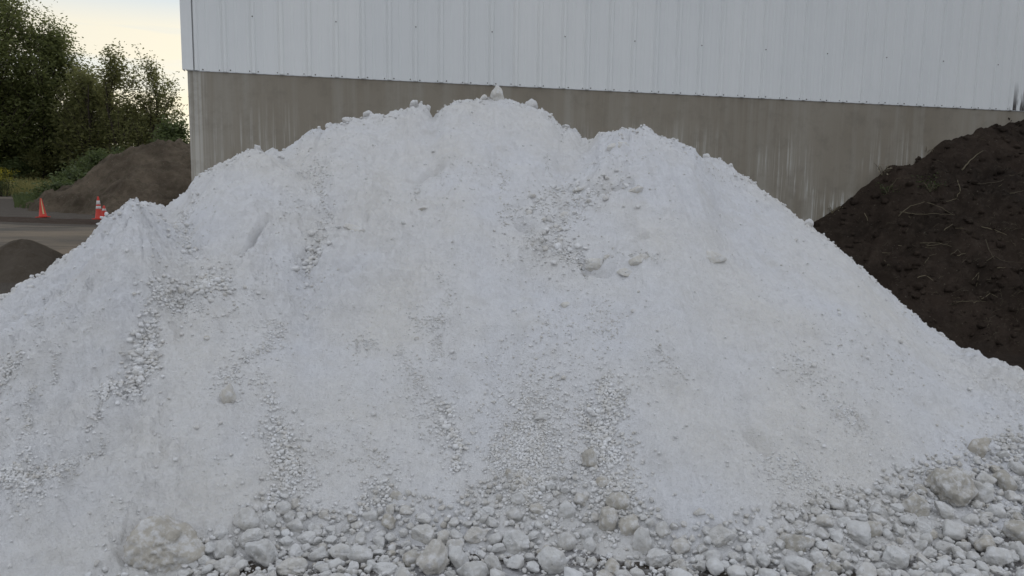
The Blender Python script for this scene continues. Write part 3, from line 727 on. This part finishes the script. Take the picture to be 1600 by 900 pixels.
# patches by noise over the whole face
n = 90000; a = rng.uniform(-1.0, .80, n); r = rng.uniform(2.2, 7.6, n); x, y = r * np.sin(a), r * np.cos(a)
nm = fbm(x * 2.4, y * 2.4, 4, 81); zz = surf(x, y)
ok = (rng.random(n) < sm(.02, .42, nm) * .5 + .06) & (zz > .1); PX_.append(x[ok]); PY_.append(y[ok]); PR_.append(.0028 + .0075 * rng.random(ok.sum()) ** 3)
n = 150; a = rng.uniform(-1.0, .80, n); r = rng.uniform(2.6, 7.3, n); x, y = r * np.sin(a), r * np.cos(a); PX_.append(x); PY_.append(y); PR_.append(rng.uniform(.008, .022, n) ** 1)
# crumbs along the crest line
ca = rng.uniform(-.72, .62, 1500); ci = np.clip(((ca - az[0]) / (az[1] - az[0])).astype(int), 0, NA - 1)
cr = rr[np.argmax((SURF - CH) / R, 1)][ci] + rng.normal(size=1500) * .10
PX_.append(cr * np.sin(ca)); PY_.append(cr * np.cos(ca)); PR_.append(.005 + .013 * rng.random(1500) ** 2.8)
X = np.concatenate(PX_); Y = np.concatenate(PY_); Rr = np.concatenate(PR_)
ok = (Y < WY0 + WK * X - .05) & (surf(X, Y) > -.1); X, Y, Rr = X[ok], Y[ok], Rr[ok]
Zs = surf(X, Y)
bigp = Rr > .0085
o = scatter('pebbles', X[bigp], Y[bigp], Zs[bigp] + Rr[bigp] * rng.uniform(.1, .65, bigp.sum()), Rr[bigp], 2, MAT_PEB, rng, 26, False); tag(o, kind='stuff')
o = scatter('grit', X[~bigp], Y[~bigp], Zs[~bigp] + Rr[~bigp] * .3, Rr[~bigp], 1, MAT_PEB, rng, 12, False); tag(o, kind='stuff')

# ------------------------------------------------------------------ building
cx_, cy_, _ = wall_hit(290, 5); cx_, cy_, _ = wall_hit(293.5, 130)
_, _, ztop = wall_hit(800, 133)
ang = math.atan2(WK, 1)
bld = empty('metal_building', (cx_, cy_, 0), ang)
tag(bld, 'white ribbed metal shed on a streaked grey concrete stem wall behind the pile', 'building')
BL, BD, BH = 30.0, 22.0, 7.6
def s_of(px, py):
    x, y, z = wall_hit(px, py); return math.hypot(x - cx_, y - cy_) * (1 if x > cx_ else -1), z
def box_bm(bm, a, b):
    v = [bm.verts.new((x, y, z)) for x in (a[0], b[0]) for y in (a[1], b[1]) for z in (a[2], b[2])]
    for q in ((0, 1, 3, 2), (4, 6, 7, 5), (0, 4, 5, 1), (2, 3, 7, 6), (0, 2, 6, 4), (1, 5, 7, 3)): bm.faces.new([v[i] for i in q])
def bm_obj(name, bm, mat, parent=None, smooth=False):
    bmesh.ops.recalc_face_normals(bm, faces=bm.faces); me = bpy.data.meshes.new(name); bm.to_mesh(me); bm.free()
    return link(name, me, mat, parent, smooth)
bm = bmesh.new(); T = .25
box_bm(bm, (0, 0, -.6), (BL, T, ztop)); box_bm(bm, (0, BD - T, -.6), (BL, BD, ztop)); box_bm(bm, (0, T, -.6), (T, BD - T, ztop)); box_bm(bm, (BL - T, T, -.6), (BL, BD - T, ztop))
cw = bm_obj('concrete_wall', bm, MAT_CONC, bld)
# ribbed sheet all round
def rib_profile(L, pitch=.305, off=.10):
    pts = [(0, .012)]; s = off
    while s + .06 < L:
        pts += [(s - .032, .010), (s - .014, .033), (s + .014, .033), (s + .032, .010)]
        for q in (.09, .215): pts += [(s + .032 + q - .02, .010), (s + .032 + q - .012, .0145), (s + .032 + q + .012, .0145), (s + .032 + q + .02, .010)] if s + .4 < L else []
        s += pitch
    pts.append((L, .012)); return pts
bm = bmesh.new()
def sheet(o0, dirx, nrm, L, z0, z1):
    prev = None
    for s, d in rib_profile(L):
        x = o0[0] + dirx[0] * s + nrm[0] * d; y = o0[1] + dirx[1] * s + nrm[1] * d
        a = bm.verts.new((x, y, z0)); b = bm.verts.new((x, y, z1))
        if prev: bm.faces.new((prev[0], a, b, prev[1]))
        prev = (a, b)
ZB = ztop - .012
sheet((-.0, 0), (1, 0), (0, -1), BL, ZB, BH); sheet((BL, 0), (0, 1), (1, 0), BD, ZB, BH); sheet((BL, BD), (-1, 0), (0, 1), BL, ZB, BH); sheet((0, BD), (0, -1), (-1, 0), BD, ZB, BH)
sd_o = bm_obj('metal_siding', bm, MAT_SIDE, bld)
bm = bmesh.new(); box_bm(bm, (-.012, -.009, ZB - .005), (BL, -.0005, ZB + .028)); bm_obj('base_trim', bm, MAT_TRIM, bld)
bm = bmesh.new(); box_bm(bm, (-.045, -.042, ZB), (.07, -.034, BH)); box_bm(bm, (-.045, -.034, ZB), (-.037, .08, BH)); bm_obj('corner_trim', bm, MAT_SIDE, bld)
bm = bmesh.new()
ro = .35
v = [bm.verts.new(p) for p in ((-ro, -ro, BH), (BL + ro, -ro, BH), (BL + ro, BD / 2, BH + 2.6), (-ro, BD / 2, BH + 2.6), (BL + ro, BD + ro, BH), (-ro, BD + ro, BH),
                               (-ro, -ro, BH + .12), (BL + ro, -ro, BH + .12), (BL + ro, BD / 2, BH + 2.75), (-ro, BD / 2, BH + 2.75), (BL + ro, BD + ro, BH + .12), (-ro, BD + ro, BH + .12))]
for q in ((6, 7, 8, 9), (9, 8, 10, 11), (0, 1, 7, 6), (4, 5, 11, 10), (0, 6, 9, 3), (3, 9, 11, 5), (1, 2, 8, 7), (2, 4, 10, 8), (0, 3, 5, 4), (0, 4, 2, 1)):
    try: bm.faces.new([v[i] for i in q])
    except ValueError: pass
bm_obj('roof', bm, MAT_ROOF, bld)
# screws
bm = bmesh.new(); bmesh.ops.create_cone(bm, cap_ends=True, segments=8, radius1=.008, radius2=.006, depth=.008, matrix=Matrix.Rotation(math.pi / 2, 4, 'X'))
sc0 = bm_obj('screw', bm, MAT_SCREW, bld); first = True
n_s = 0; s = .10
while s < 13.2 and n_s < 78:
    for ds, zz in ((-.055, .016), (.055, .016)):
        o = sc0 if first else sc0.copy()
        if not first: COL.objects.link(o)
        first = False; o.location = (s + ds + random.uniform(-.01, .01), -.013, ZB + zz + random.uniform(-.004, .006)); n_s += 1
    s += .305
s = .10 + .305 * 2
while s < 13 and n_s < 97:
    o = sc0.copy(); COL.objects.link(o); o.location = (s, -.036, ZB + .62); n_s += 1; s += .305 * 3
random.seed(21)

# ------------------------------------------------------------------ black soil bank on the right
BK = [(1262, 352), (1280, 345), (1300, 331), (1330, 310), (1355, 290), (1375, 272), (1390, 262), (1425, 258), (1444, 243), (1470, 225), (1490, 219), (1520, 214), (1530, 206), (1570, 200), (1600, 190)]
bs = np.array([s_of(*p) for p in BK])
bs = np.vstack([[bs[0, 0] - 2.2, -.3], bs, [bs[-1, 0] + 3, bs[-1, 1] + .5], [40, bs[-1, 1] + .8]])
S_g, Q_g = np.meshgrid(np.arange(bs[1, 0] - 2.4, 17, .035), np.arange(-.05, 7.4, .035))
bn = np.interp(S_g, bs[:, 0], bs[:, 1]) + .07 * fbm(S_g * 1.7, S_g * 0 + 2, 4, 33) + .03 * fbm(S_g * 9, S_g * 0 + 4, 3, 34)
bxx = cx_ + WD[0] * S_g - WN[0] * Q_g; byy = cy_ + WD[1] * S_g - WN[1] * Q_g
edge = np.clip(Q_g / .35, 0, 1)
bzz = bn - .63 * Q_g + .14 * edge * fbm(bxx * 1.3, byy * 1.3, 3, 44) + .12 * edge * fbm(bxx * 4, byy * 4, 4, 47) + .07 * (.4 + .6 * edge) * np.abs(fbm(bxx * 13, byy * 13, 4, 49)) + .012 * fbm(bxx * 40, byy * 40, 2, 51)
bth = .08 * np.log1p(np.exp(np.clip(bzz / .08, -20, 60)))
foot = (S_g > 7.2) & (Q_g < 4.9)
bank = link('soil_bank', grid_mesh('soil_bank', bxx[:, ::-1], byy[:, ::-1], (np.where(foot, np.maximum(bth - .03, .02 + .015 * fbm(bxx * 6, byy * 6, 2, 61)), bth - .03) + ground_full(bxx, byy))[:, ::-1], ((bth > .02) | foot)[:, ::-1]), MAT_BANK)
tag(bank, kind='structure')
BZ = bth - .03 + ground_full(bxx, byy)
from mathutils.bvhtree import BVHTree
def bvh_grid(X, Y, Z, st=2):
    X, Y, Z = X[::st, ::st], Y[::st, ::st], Z[::st, ::st]; r, c_ = X.shape; v = np.stack([X, Y, Z], -1).reshape(-1, 3).tolist(); i = np.arange(r * c_).reshape(r, c_)
    return BVHTree.FromPolygons(v, np.stack([i[:-1, :-1], i[:-1, 1:], i[1:, 1:], i[1:, :-1]], -1).reshape(-1, 4).tolist())
bt = bvh_grid(bxx, byy, BZ)
def bank_pick(px, py):
    d = Vector(ray(px, py)).normalized(); h = bt.ray_cast(Vector((0, 0, CH)), d); return h[0]
# clods on the bank
n = 9000; ii = rng.integers(0, S_g.size, n); cxk, cyk, czk = bxx.ravel()[ii], byy.ravel()[ii], BZ.ravel()[ii]; ok = bth.ravel()[ii] > .1
rad = .009 + .055 * rng.random(n) ** 4
o = scatter('soil_clods', cxk[ok], cyk[ok], czk[ok] + rad[ok] * .2, rad[ok], 2, MAT_BANK, rng, 12, True); tag(o, kind='stuff')

def tube(bm, pts, rads, seg=6):
    rings = []
    for k, p in enumerate(pts):
        p = Vector(p); d = (Vector(pts[min(k + 1, len(pts) - 1)]) - Vector(pts[max(k - 1, 0)])).normalized()
        a = d.orthogonal().normalized(); b = d.cross(a)
        rings.append([bm.verts.new(p + (a * math.cos(2 * math.pi * j / seg) + b * math.sin(2 * math.pi * j / seg)) * rads[k]) for j in range(seg)])
    for r1, r2 in zip(rings[:-1], rings[1:]):
        for j in range(seg): bm.faces.new((r1[j], r1[(j + 1) % seg], r2[(j + 1) % seg], r2[j]))
    if len(rings) > 1: bm.faces.new(rings[-1]); bm.faces.new(rings[0][::-1])
def stalk(pix, r, label, group=None, arch=.0, name='dry_stalk'):
    """a dry stem lying on the bank along the given photo points"""
    P = [bank_pick(*p) for p in pix]; P = [p for p in P if p is not None]
    if len(P) < 2: return
    bm = bmesh.new(); pts = []; n = 4 * (len(P) - 1) + 1
    for k in range(n):
        t = k / (n - 1) * (len(P) - 1); i = min(int(t), len(P) - 2); q = P[i].lerp(P[i + 1], t - i)
        u = k / (n - 1); pts.append(q + Vector((random.uniform(-1, 1) * .006, -.02 - arch * math.sin(math.pi * u) * .4, .018 + arch * math.sin(math.pi * u) + random.uniform(-1, 1) * .006)))
    tube(bm, pts, [.75 * r * (1 - .55 * k / (n - 1)) for k in range(n)], 5)
    o = bm_obj(name, bm, MAT_STRAW2, smooth=True); return tag(o, label, 'stalk', group)
ST = Mat('dead_stem', .9, .2); ST.color(ST.mix(ST.orand(), (.07, .058, .042), (.24, .205, .135))); MAT_STRAW2 = ST.m
stalk([(1502, 268), (1512, 255), (1524, 244), (1535, 237)], .013, 'thick pale root stick near the top of the black soil bank')
stalk([(1402, 340), (1420, 328), (1440, 324), (1462, 328), (1488, 338)], .007, 'long arching dry stem in the middle of the soil bank', arch=.05)
stalk([(1405, 333), (1430, 337), (1462, 336), (1490, 338)], .006, 'dry stem lying under the long arching stem')
stalk([(1494, 284), (1499, 300), (1492, 312), (1476, 318)], .007, 'bent dark twig above the arching stems')
stalk([(1473, 362), (1486, 353)], .007, 'short straight pale straw below the arching stems')
stalk([(1435, 382), (1460, 381), (1485, 387)], .007, 'longest straw in the pale straw tuft of the soil bank')
stalk([(1440, 388), (1462, 390)], .006, 'lower straw in the pale straw tuft of the soil bank')
stalk([(1446, 386), (1470, 383)], .005, 'middle straw in the pale straw tuft of the soil bank')
stalk([(1443, 413), (1452, 402), (1462, 398)], .007, 'slanting straw left below the pale straw tuft')
stalk([(1483, 400), (1495, 392), (1500, 398)], .007, 'hooked straw right of the pale straw tuft')
stalk([(1494, 402), (1508, 397)], .006, 'short straw beside the hooked straw')
stalk([(1538, 376), (1545, 395), (1552, 408)], .006, 'leaning thin stem at the right of the soil bank')
stalk([(1540, 410), (1552, 402), (1564, 410), (1598, 412)], .006, 'long thin stem trailing to the right edge of the bank')
stalk([(1532, 357), (1552, 361), (1572, 370)], .006, 'grey twig right of the short straight straw')
stalk([(1350, 335), (1355, 347)], .006, 'thin stem near the wall at the left of the bank')
stalk([(1432, 436), (1445, 432), (1457, 440)], .006, 'bent straw low on the bank below the slanting straw')
stalk([(1488, 474), (1515, 472), (1540, 474)], .006, 'long flat straw lowest on the right of the bank')
stalk([(1532, 470), (1545, 460), (1556, 466)], .006, 'forked looking straw low near the right edge')
stalk([(1577, 304), (1590, 302), (1598, 300)], .008, 'pale chip of wood at the right edge of the bank')
stalk([(1525, 290), (1560, 286), (1597, 270)], .008, 'long buried root running to the right edge high on the bank')
stalk([(1385, 300), (1400, 281), (1420, 280)], .006, 'thin stem arching below the weed by the wall')
stalk([(1516, 440), (1528, 428), (1524, 450)], .005, 'small bent straw right of centre low on the bank')
G1 = 'short thin dry straws scattered over the black soil bank'
for k in range(46):
    px = random.uniform(1330, 1600); py = random.uniform(230, 520)
    if py < 360 - (px - 1262) * .5 + 25 or py > 360 + (px - 1281) * .72 - 20: continue
    a = random.uniform(-1, 1) * 1.2; L = random.uniform(5, 15)
    stalk([(px, py), (px + L * math.cos(a), py + L * .6 * math.sin(a))], random.uniform(.003, .0055), 'short thin dry straw lying on the black soil bank', G1)

# fine dead grass and rootlets matted into the soil, past counting
bm = bmesh.new(); rs = np.random.default_rng(77)
for k in range(900):
    px = rs.uniform(1285, 1640); py = rs.uniform(195, 560)
    if rs.random() > .25 + .75 * float(sm(-.1, .3, fbm(np.array(px / 60.), np.array(py / 35.), 3, 12))): continue
    h = bank_pick(px, py)
    if h is None: continue
    a = rs.uniform(0, 6.28); L = rs.uniform(.03, .13); d = Vector((math.cos(a), -.25 * abs(math.sin(a)), math.sin(a) * .7)) * L; m_ = d * .5 + Vector((rs.normal(), rs.normal(), rs.normal())) * L * .14
    tube(bm, [h + Vector((0, -.01, .004)), h + m_ + Vector((0, -.018, .012)), h + d + Vector((0, -.014, .006))], [.0022, .002, .001], 3)
o = bm_obj('dry_grass', bm, MAT_STRAW2, smooth=True); tag(o, kind='stuff')

# ------------------------------------------------------------------ foliage
def leaf_quads(P, size, rng, up=.3, asp=.55, tint=None):
    n = len(P); R3 = rot_mats(n, rng); s = size * rng.uniform(.6, 1.3, n)
    base = np.array([(-1, 0, 0), (0, -asp, .12), (1, 0, 0), (0, asp, .12)])
    q = np.einsum('nij,vj->nvi', R3, base) * s[:, None, None]; q[..., 2] *= 1 - up
    q = q + P[:, None, :]; fa = np.arange(n * 4).reshape(n, 4)
    t = np.repeat(rng.random(n) if tint is None else tint, 4)
    return q.reshape(-1, 3), fa, t
def tree(x, y, H, W, label, seed, nleaf, lsize, mat, trunk_r=.18, low=.22, spread=1.0, ncl=90, group='trees at the far edge of the yard', tight=.55, name='tree'):
    rng = np.random.default_rng(seed); gz = float(ground_full(np.array(x), np.array(y)))
    root = empty(name, (x, y, gz)); tag(root, label, 'tree' if name == 'tree' else 'bush', group)
    bm = bmesh.new(); pts = []; p = np.zeros(3); lean = rng.normal(size=2) * .03
    for k in range(10):
        pts.append(tuple(p)); p = p + np.array([lean[0] * H * .3 + rng.normal() * .03 * H * .3, lean[1] * H * .3, H * .092])
    tr = [trunk_r * (1 - .09 * k) for k in range(10)]; tube(bm, pts, tr, 8)
    tp = np.array(pts); C = []
    for k in range(ncl):
        u = rng.uniform(low, 1.0); hz = u * H; w = W * (math.sin(math.pi * min(1, (u - low) / (1.04 - low)) ** .75) ** .6) * rng.uniform(.25, 1.0) ** .6
        a = rng.uniform(0, 2 * math.pi); i = min(9, max(1, int(u * 9 - rng.uniform(.5, 2.5))))
        b0 = tp[i]; c_ = np.array([math.cos(a) * w, math.sin(a) * w * spread, hz]) + rng.normal(size=3) * .15
        mid = b0 * .5 + c_ * .5 + np.array([0, 0, -.04 * H * rng.random()])
        tube(bm, [tuple(b0), tuple(mid), tuple(c_)], [tr[i] * .42, tr[i] * .25, .012], 5)
        C.append((mid, c_))
        for j in range(2):
            e2 = mid + (c_ - mid) * .4 + rng.normal(size=3) * .09 * W + np.array([0, 0, .05 * H * rng.random()]); tube(bm, [tuple(mid), tuple(e2)], [tr[i] * .16, .008], 4); C.append((mid * .3 + e2 * .7, e2))
    bm_obj('trunk', bm, MAT_BARK, root, True)
    C_arr = np.array([np.stack(q) for q in C]); ci = rng.integers(0, len(C), nleaf); t = rng.uniform(.2, 1.1, nleaf)[:, None]
    sc = (tight * rng.uniform(.6, 1.3, len(C)))[ci][:, None]
    P = C_arr[ci, 0] * (1 - t) + C_arr[ci, 1] * t + rng.normal(size=(nleaf, 3)) * sc * np.array([1, 1, .75])
    P[:, 2] = np.maximum(P[:, 2], .15)
    ctint = rng.random(len(C))[ci]; tint = np.clip(.65 * ctint + .45 * rng.random(nleaf), 0, 1)
    v, fa, tt = leaf_quads(P, lsize, rng, tint=tint)
    link('crown', np_mesh('crown', v, fa, 4, tt), mat, root, smooth=False)
    return root
def at(px, Y): return (px - 800) / F * Y
tree(at(-20, 57), 57, 16.8, 6.2, 'tallest dark tree filling the top left corner', 1, 46000, .14, MAT_LEAF, .30, .12, ncl=190, tight=.62)
tree(at(84, 59), 59, 13.4, 4.1, 'rounded dark tree standing right of the tallest tree', 2, 28000, .13, MAT_LEAF, .24, .12, ncl=120, tight=.5)
tree(at(-130, 60), 60, 13.8, 5.0, 'dark tree cut off by the left edge', 3, 18000, .2, MAT_LEAF, .26, .12, ncl=90)
tree(at(156, 60), 60, 10.2, 2.6, 'middling dark green tree in the gap before the thin trees', 4, 12000, .14, MAT_LEAF, .16, .08, ncl=80, tight=.45)
tree(at(196, 56), 56, 10.8, 2.1, 'thin leafy tree left of the airy sapling', 5, 7000, .13, MAT_LEAF2, .12, .12, ncl=60, tight=.38)
tree(at(226, 57), 57, 11.2, 1.7, 'airy sapling with gaps of sky between its leaves', 6, 3000, .12, MAT_LEAF2, .09, .2, ncl=44, tight=.34)
tree(at(254, 58), 58, 11.0, 1.8, 'sparse tree nearest the building corner with bright sky behind', 7, 3400, .12, MAT_LEAF2, .09, .2, ncl=46, tight=.34)
tree(at(276, 60), 60, 9.6, 1.9, 'lowest sparse tree half hidden by the building corner', 8, 3000, .12, MAT_LEAF2, .08, .1, ncl=30, tight=.34)
tree(at(20, 64), 64, 9.5, 4.5, 'dark undergrowth tree behind the tallest tree', 9, 14000, .2, MAT_LEAF, .2, .02, ncl=90)
tree(at(120, 65), 65, 7.0, 4.0, 'dark undergrowth tree behind the rounded tree', 10, 12000, .2, MAT_LEAF, .2, .0, ncl=90)
tree(at(215, 63), 63, 7.2, 5.5, 'low dark thicket behind the thin trees', 12, 15000, .16, MAT_LEAF, .15, .0, ncl=120)
tree(at(140, 57), 57, 9.4, 2.4, 'small green tree filling the dip between rounded and thin trees', 13, 9000, .13, MAT_LEAF2, .14, .08, ncl=80, tight=.45)
# bushes
def bush(px, Y, H, W, label, seed, n, mat=MAT_BUSH, ls=.11, group='green bushes and weeds before the trees'):
    return tree(at(px, Y), Y, H, W, label, seed, n, ls, mat, .05, .02, ncl=40, group=group, tight=.28, name='bush')
bush(278, 50, 5.6, 1.6, 'dense dark green bush behind the mound beside the building corner', 31, 9000, MAT_BUSH, .14)
bush(70, 57, 3.1, 1.7, 'light green bush in front of the dark trees', 32, 3500, MAT_LEAF2)
bush(140, 47, 2.6, 1.3, 'green bush at the left shoulder of the dirt mound', 33, 3500)
bush(165, 45, 3.0, 1.3, 'green bush higher on the left shoulder of the dirt mound', 34, 3500)
bush(120, 42, 1.8, 1.5, 'low green bush at the left side of the dirt mound', 35, 3500)
bush(95, 38, 1.2, 1.2, 'low dark weed clump at the foot of the mound above the left cone', 36, 2600)
bush(28, 56, 2.2, 2.0, 'dark low bush under the tallest tree', 37, 3500)
bush(-24, 58, 2.4, 2.0, 'dark bush at the left edge behind the yellow flowers', 38, 3500)
bush(190, 48, 3.2, 1.2, 'leafy bush behind the top left of the mound', 39, 3000)
# meadow grass
def blades(name, xr, yr, n, h, mat, seed, wid=.03, cond=None):
    rng = np.random.default_rng(seed); x = rng.uniform(*xr, n); y = rng.uniform(*yr, n)
    if cond is not None: k = cond(x, y); x, y = x[k], y[k]
    n = len(x); hh = h * rng.uniform(.35, 1, n) * (1 + .5 * fbm(x * .4, y * .4, 2, 5)); z = ground_full(x, y); a = rng.uniform(0, 6.28, n); l = rng.normal(size=(n, 2)) * .25 * hh[:, None]
    v = np.stack([np.stack([x - np.cos(a) * wid, y - np.sin(a) * wid, z], -1), np.stack([x + np.cos(a) * wid, y + np.sin(a) * wid, z], -1), np.stack([x + l[:, 0], y + l[:, 1], z + hh], -1)], 1)
    t = np.clip(.5 + .5 * fbm(x * .5, y * .5, 3, 6) + .3 * rng.normal(size=n), 0, 1)
    me = np_mesh(name, v.reshape(-1, 3), np.arange(n * 3).reshape(n, 3), 3, np.repeat(t, 3)); o = link(name, me, mat, smooth=False); tag(o, kind='stuff'); return o
def off_path(x, y): return np.abs(y - np.interp(x, [-70, -38, -30], [50, 44, 50])) > 4.6
blades('grass', (-60, -24), (46, 58), 52000, 1.0, MAT_GRASS, 3, .035, lambda x, y: y > np.interp(x, [-70, -38, -32, -29], [53.5, 47.5, 48, 48]))
blades('weeds', (-36, -22), (36, 50), 12000, .45, MAT_BUSH, 4, .03, lambda x, y: (x > np.interp(y, [36, 50], [-24.5, -34])) & (x < np.interp(y, [36, 50], [-21.5, -26])))
# goldenrod at the left edge
gx, gy = at(8, 46.5), 46.5; gz = float(ground_full(np.array(gx), np.array(gy)))
root = empty('goldenrod', (gx, gy, gz)); tag(root, 'yellow flowering goldenrod clump at the left edge of the grass', 'plant')
bm = bmesh.new(); tips = []
for k in range(26):
    a = random.uniform(0, 6.28); r = random.uniform(.1, .75); hgt = random.uniform(1.0, 1.7); tube(bm, [(r * math.cos(a) * .5, r * math.sin(a) * .5, 0), (r * math.cos(a), r * math.sin(a), hgt)], [.012, .006], 4); tips.append((r * math.cos(a), r * math.sin(a), hgt))
bm_obj('stem', bm, MAT_BARK, root)
tips = np.array(tips); P = tips[rng.integers(0, 26, 900)] + rng.normal(size=(900, 3)) * np.array([.13, .13, .08]); v, fa, tt = leaf_quads(P, .04, rng); link('flowers', np_mesh('flowers', v, fa, 4, tt), MAT_GOLD, root, smooth=False)
P = tips[rng.integers(0, 26, 1500)] * np.array([1, 1, .5]) + rng.normal(size=(1500, 3)) * np.array([.2, .2, .35]); P[:, 2] = np.abs(P[:, 2]); v, fa, tt = leaf_quads(P, .06, rng); link('leaves', np_mesh('leaves', v, fa, 4, tt), MAT_BUSH, root, smooth=False)

# weeds on the soil bank
def weed(px, py, label, s, seed, mat=MAT_LEAF2, n=90):
    p = bank_pick(px, py)
    if p is None: return
    rng = np.random.default_rng(seed); root = empty('weed', p); tag(root, label, 'weed', 'weeds on the black soil bank'); bm = bmesh.new(); T_ = []
    for k in range(9):
        a = rng.uniform(0, 6.28); q = np.array([math.cos(a) * s * rng.uniform(.2, 1), math.sin(a) * s * rng.uniform(.2, 1) - .04, s * rng.uniform(.3, .9)]); tube(bm, [(0, 0, -.02), tuple(q * .5 + [0, 0, .02]), tuple(q)], [.004, .003, .0015], 4); T_.append(q)
    bm_obj('stem', bm, MAT_STRAW2, root); T_ = np.array(T_); P = T_[rng.integers(0, 9, n)] * rng.uniform(.3, 1.1, (n, 1)) + rng.normal(size=(n, 3)) * s * .16
    v, fa, tt = leaf_quads(P, s * .09, rng); link('leaves', np_mesh('leaves', v, fa, 4, tt), mat, root, smooth=False)
MAT_WEED = leaf_mat('weed_leaves', (.03, .05, .018), (.07, .09, .03), .2)
weed(1453, 298, 'small green weed on the soil bank below the wall', .20, 1, MAT_WEED, 140)
weed(1387, 303, 'faint green weed nearest the wall on the left of the bank', .17, 2, MAT_WEED, 100)
weed(1380, 275, 'dry pale weed growing against the concrete wall', .20, 3, MAT_STRAW, 70)
weed(1300, 332, 'tiny withered weed at the low end of the bank by the wall', .11, 4, MAT_STRAW, 30)
weed(1447, 240, 'dark withered weed on the crest of the bank by the wall', .12, 5, MAT_STRAW, 30)

# ------------------------------------------------------------------ dirt mound and dark gravel heap
def heap(name, x, y, H, slope, rad0, nz_amp, mat, label, cat, seed, ext, step, sx=1.0):
    gx, gy = np.meshgrid(np.arange(-ext * sx, ext * sx, step), np.arange(-ext, ext, step)); rho = np.hypot(gx / sx, gy); rnd2 = .3 if ext > 5 else .02
    g0 = ground_full(gx + x, gy + y); top = H - g0
    h = top - slope * np.maximum(np.sqrt(rho ** 2 + rnd2) - rad0, 0) * (1 + .12 * n2(np.arctan2(gy, gx) * 2, rho * .3, seed))
    h += nz_amp * (fbm(gx * .5, gy * .5, 3, seed) + .8 * fbm(gx * 1.6, gy * 1.6, 4, seed + 3) + .6 * np.abs(fbm(gx * 5, gy * 5, 3, seed + 5))); th = .1 * np.log1p(np.exp(np.clip(h / .1, -20, 60)))
    o = link(name, grid_mesh(name, gx, gy, g0 + th - .05, th > .03), mat); o.location = (x, y, 0); tag(o, label, cat); return o
heap('dirt_mound', at(266, 39), 39, 4.45, .70, .5, .40, MAT_MOUND, 'large bare brown earth mound left of the building behind the cones', 'mound', 5, 11, .09, 1.1)
heap('gravel_heap', at(37, 13.0), 13.0, .86, .74, .05, .05, MAT_MILL, 'small dark grey brown gravel heap beyond the left flank of the white pile', 'pile', 9, 2.6, .03)

# ------------------------------------------------------------------ traffic cones
def revolve(name, prof, mat, parent, seg=28):
    bm = bmesh.new(); rings = [[bm.verts.new((r * math.cos(2 * math.pi * j / seg), r * math.sin(2 * math.pi * j / seg), z)) for j in range(seg)] for r, z in prof]
    for a, b in zip(rings[:-1], rings[1:]):
        for j in range(seg): bm.faces.new((a[j], a[(j + 1) % seg], b[(j + 1) % seg], b[j]))
    bm.faces.new(rings[-1]); bm.faces.new(rings[0][::-1])
    return bm_obj(name, bm, mat, parent, True)
def cone(px, py, H, label, bands, group, tilt=(0, 0), tagside=False, Y=30.7, mat=MAT_ORANGE):
    d = ray(px, py); t = Y / d[1]; x = d[0] * t; z = float(ground_full(np.array(x), np.array(Y))) + .005
    root = empty('traffic_cone', (x, Y, z)); root.rotation_euler = (tilt[0], tilt[1], 0); tag(root, label, 'traffic cone', group)
    bm = bmesh.new(); box_bm(bm, (-.2, -.2, 0), (.2, .2, .035)); bmesh.ops.bevel(bm, geom=bm.edges[:], offset=.012, segments=2); bm_obj('base', bm, MAT_ORANGE, root)
    rad = lambda z: .155 - (.155 - .032) * (z / H)
    revolve('cone_body', [(rad(0) + .012, .032), (rad(.06), .06), (rad(H * .5), H * .5), (rad(H * .96), H * .96), (rad(H) * .9, H * .985), (rad(H) * .5, H)], MAT_ORANGE, root)
    for a, b in bands: revolve('reflective_band', [(rad(a) + .002, a), (rad(a) + .005, a + .004), (rad(b) + .005, b - .004), (rad(b) + .002, b)], MAT_BAND, root)
    if tagside:
        bm = bmesh.new(); P = []
        for z_, a_ in ((.14, -.55), (.42, -.62), (.78, -.8)):
            r_ = rad(z_) + .006; P.append((bm.verts.new((r_ * math.cos(a_), r_ * math.sin(a_), z_)), bm.verts.new((r_ * math.cos(a_ - (.42 if z_ < .5 else .25)), r_ * math.sin(a_ - (.42 if z_ < .5 else .25)), z_))))
        for p, q in zip(P[:-1], P[1:]): bm.faces.new((p[0], p[1], q[1], q[0]))
        o_ = bm_obj('worn_strip', bm, MAT_YEL, root); m_ = o_.modifiers.new('thick', 'SOLIDIFY'); m_.thickness = .004
    return root
GC = 'orange traffic cones along the far side of the road'
cone(67.5, 342, .80, 'leaning all red orange traffic cone with a worn pale strip, leftmost', [], GC, (0, -.06), True)
cone(155, 344.5, .95, 'upright orange traffic cone with two white bands near the pile edge', [(.44, .55), (.62, .78)], GC)
cone(163.5, 343, .56, 'shorter orange cone peeking out right behind the banded cone', [(.34, .43)], GC, Y=31.2)
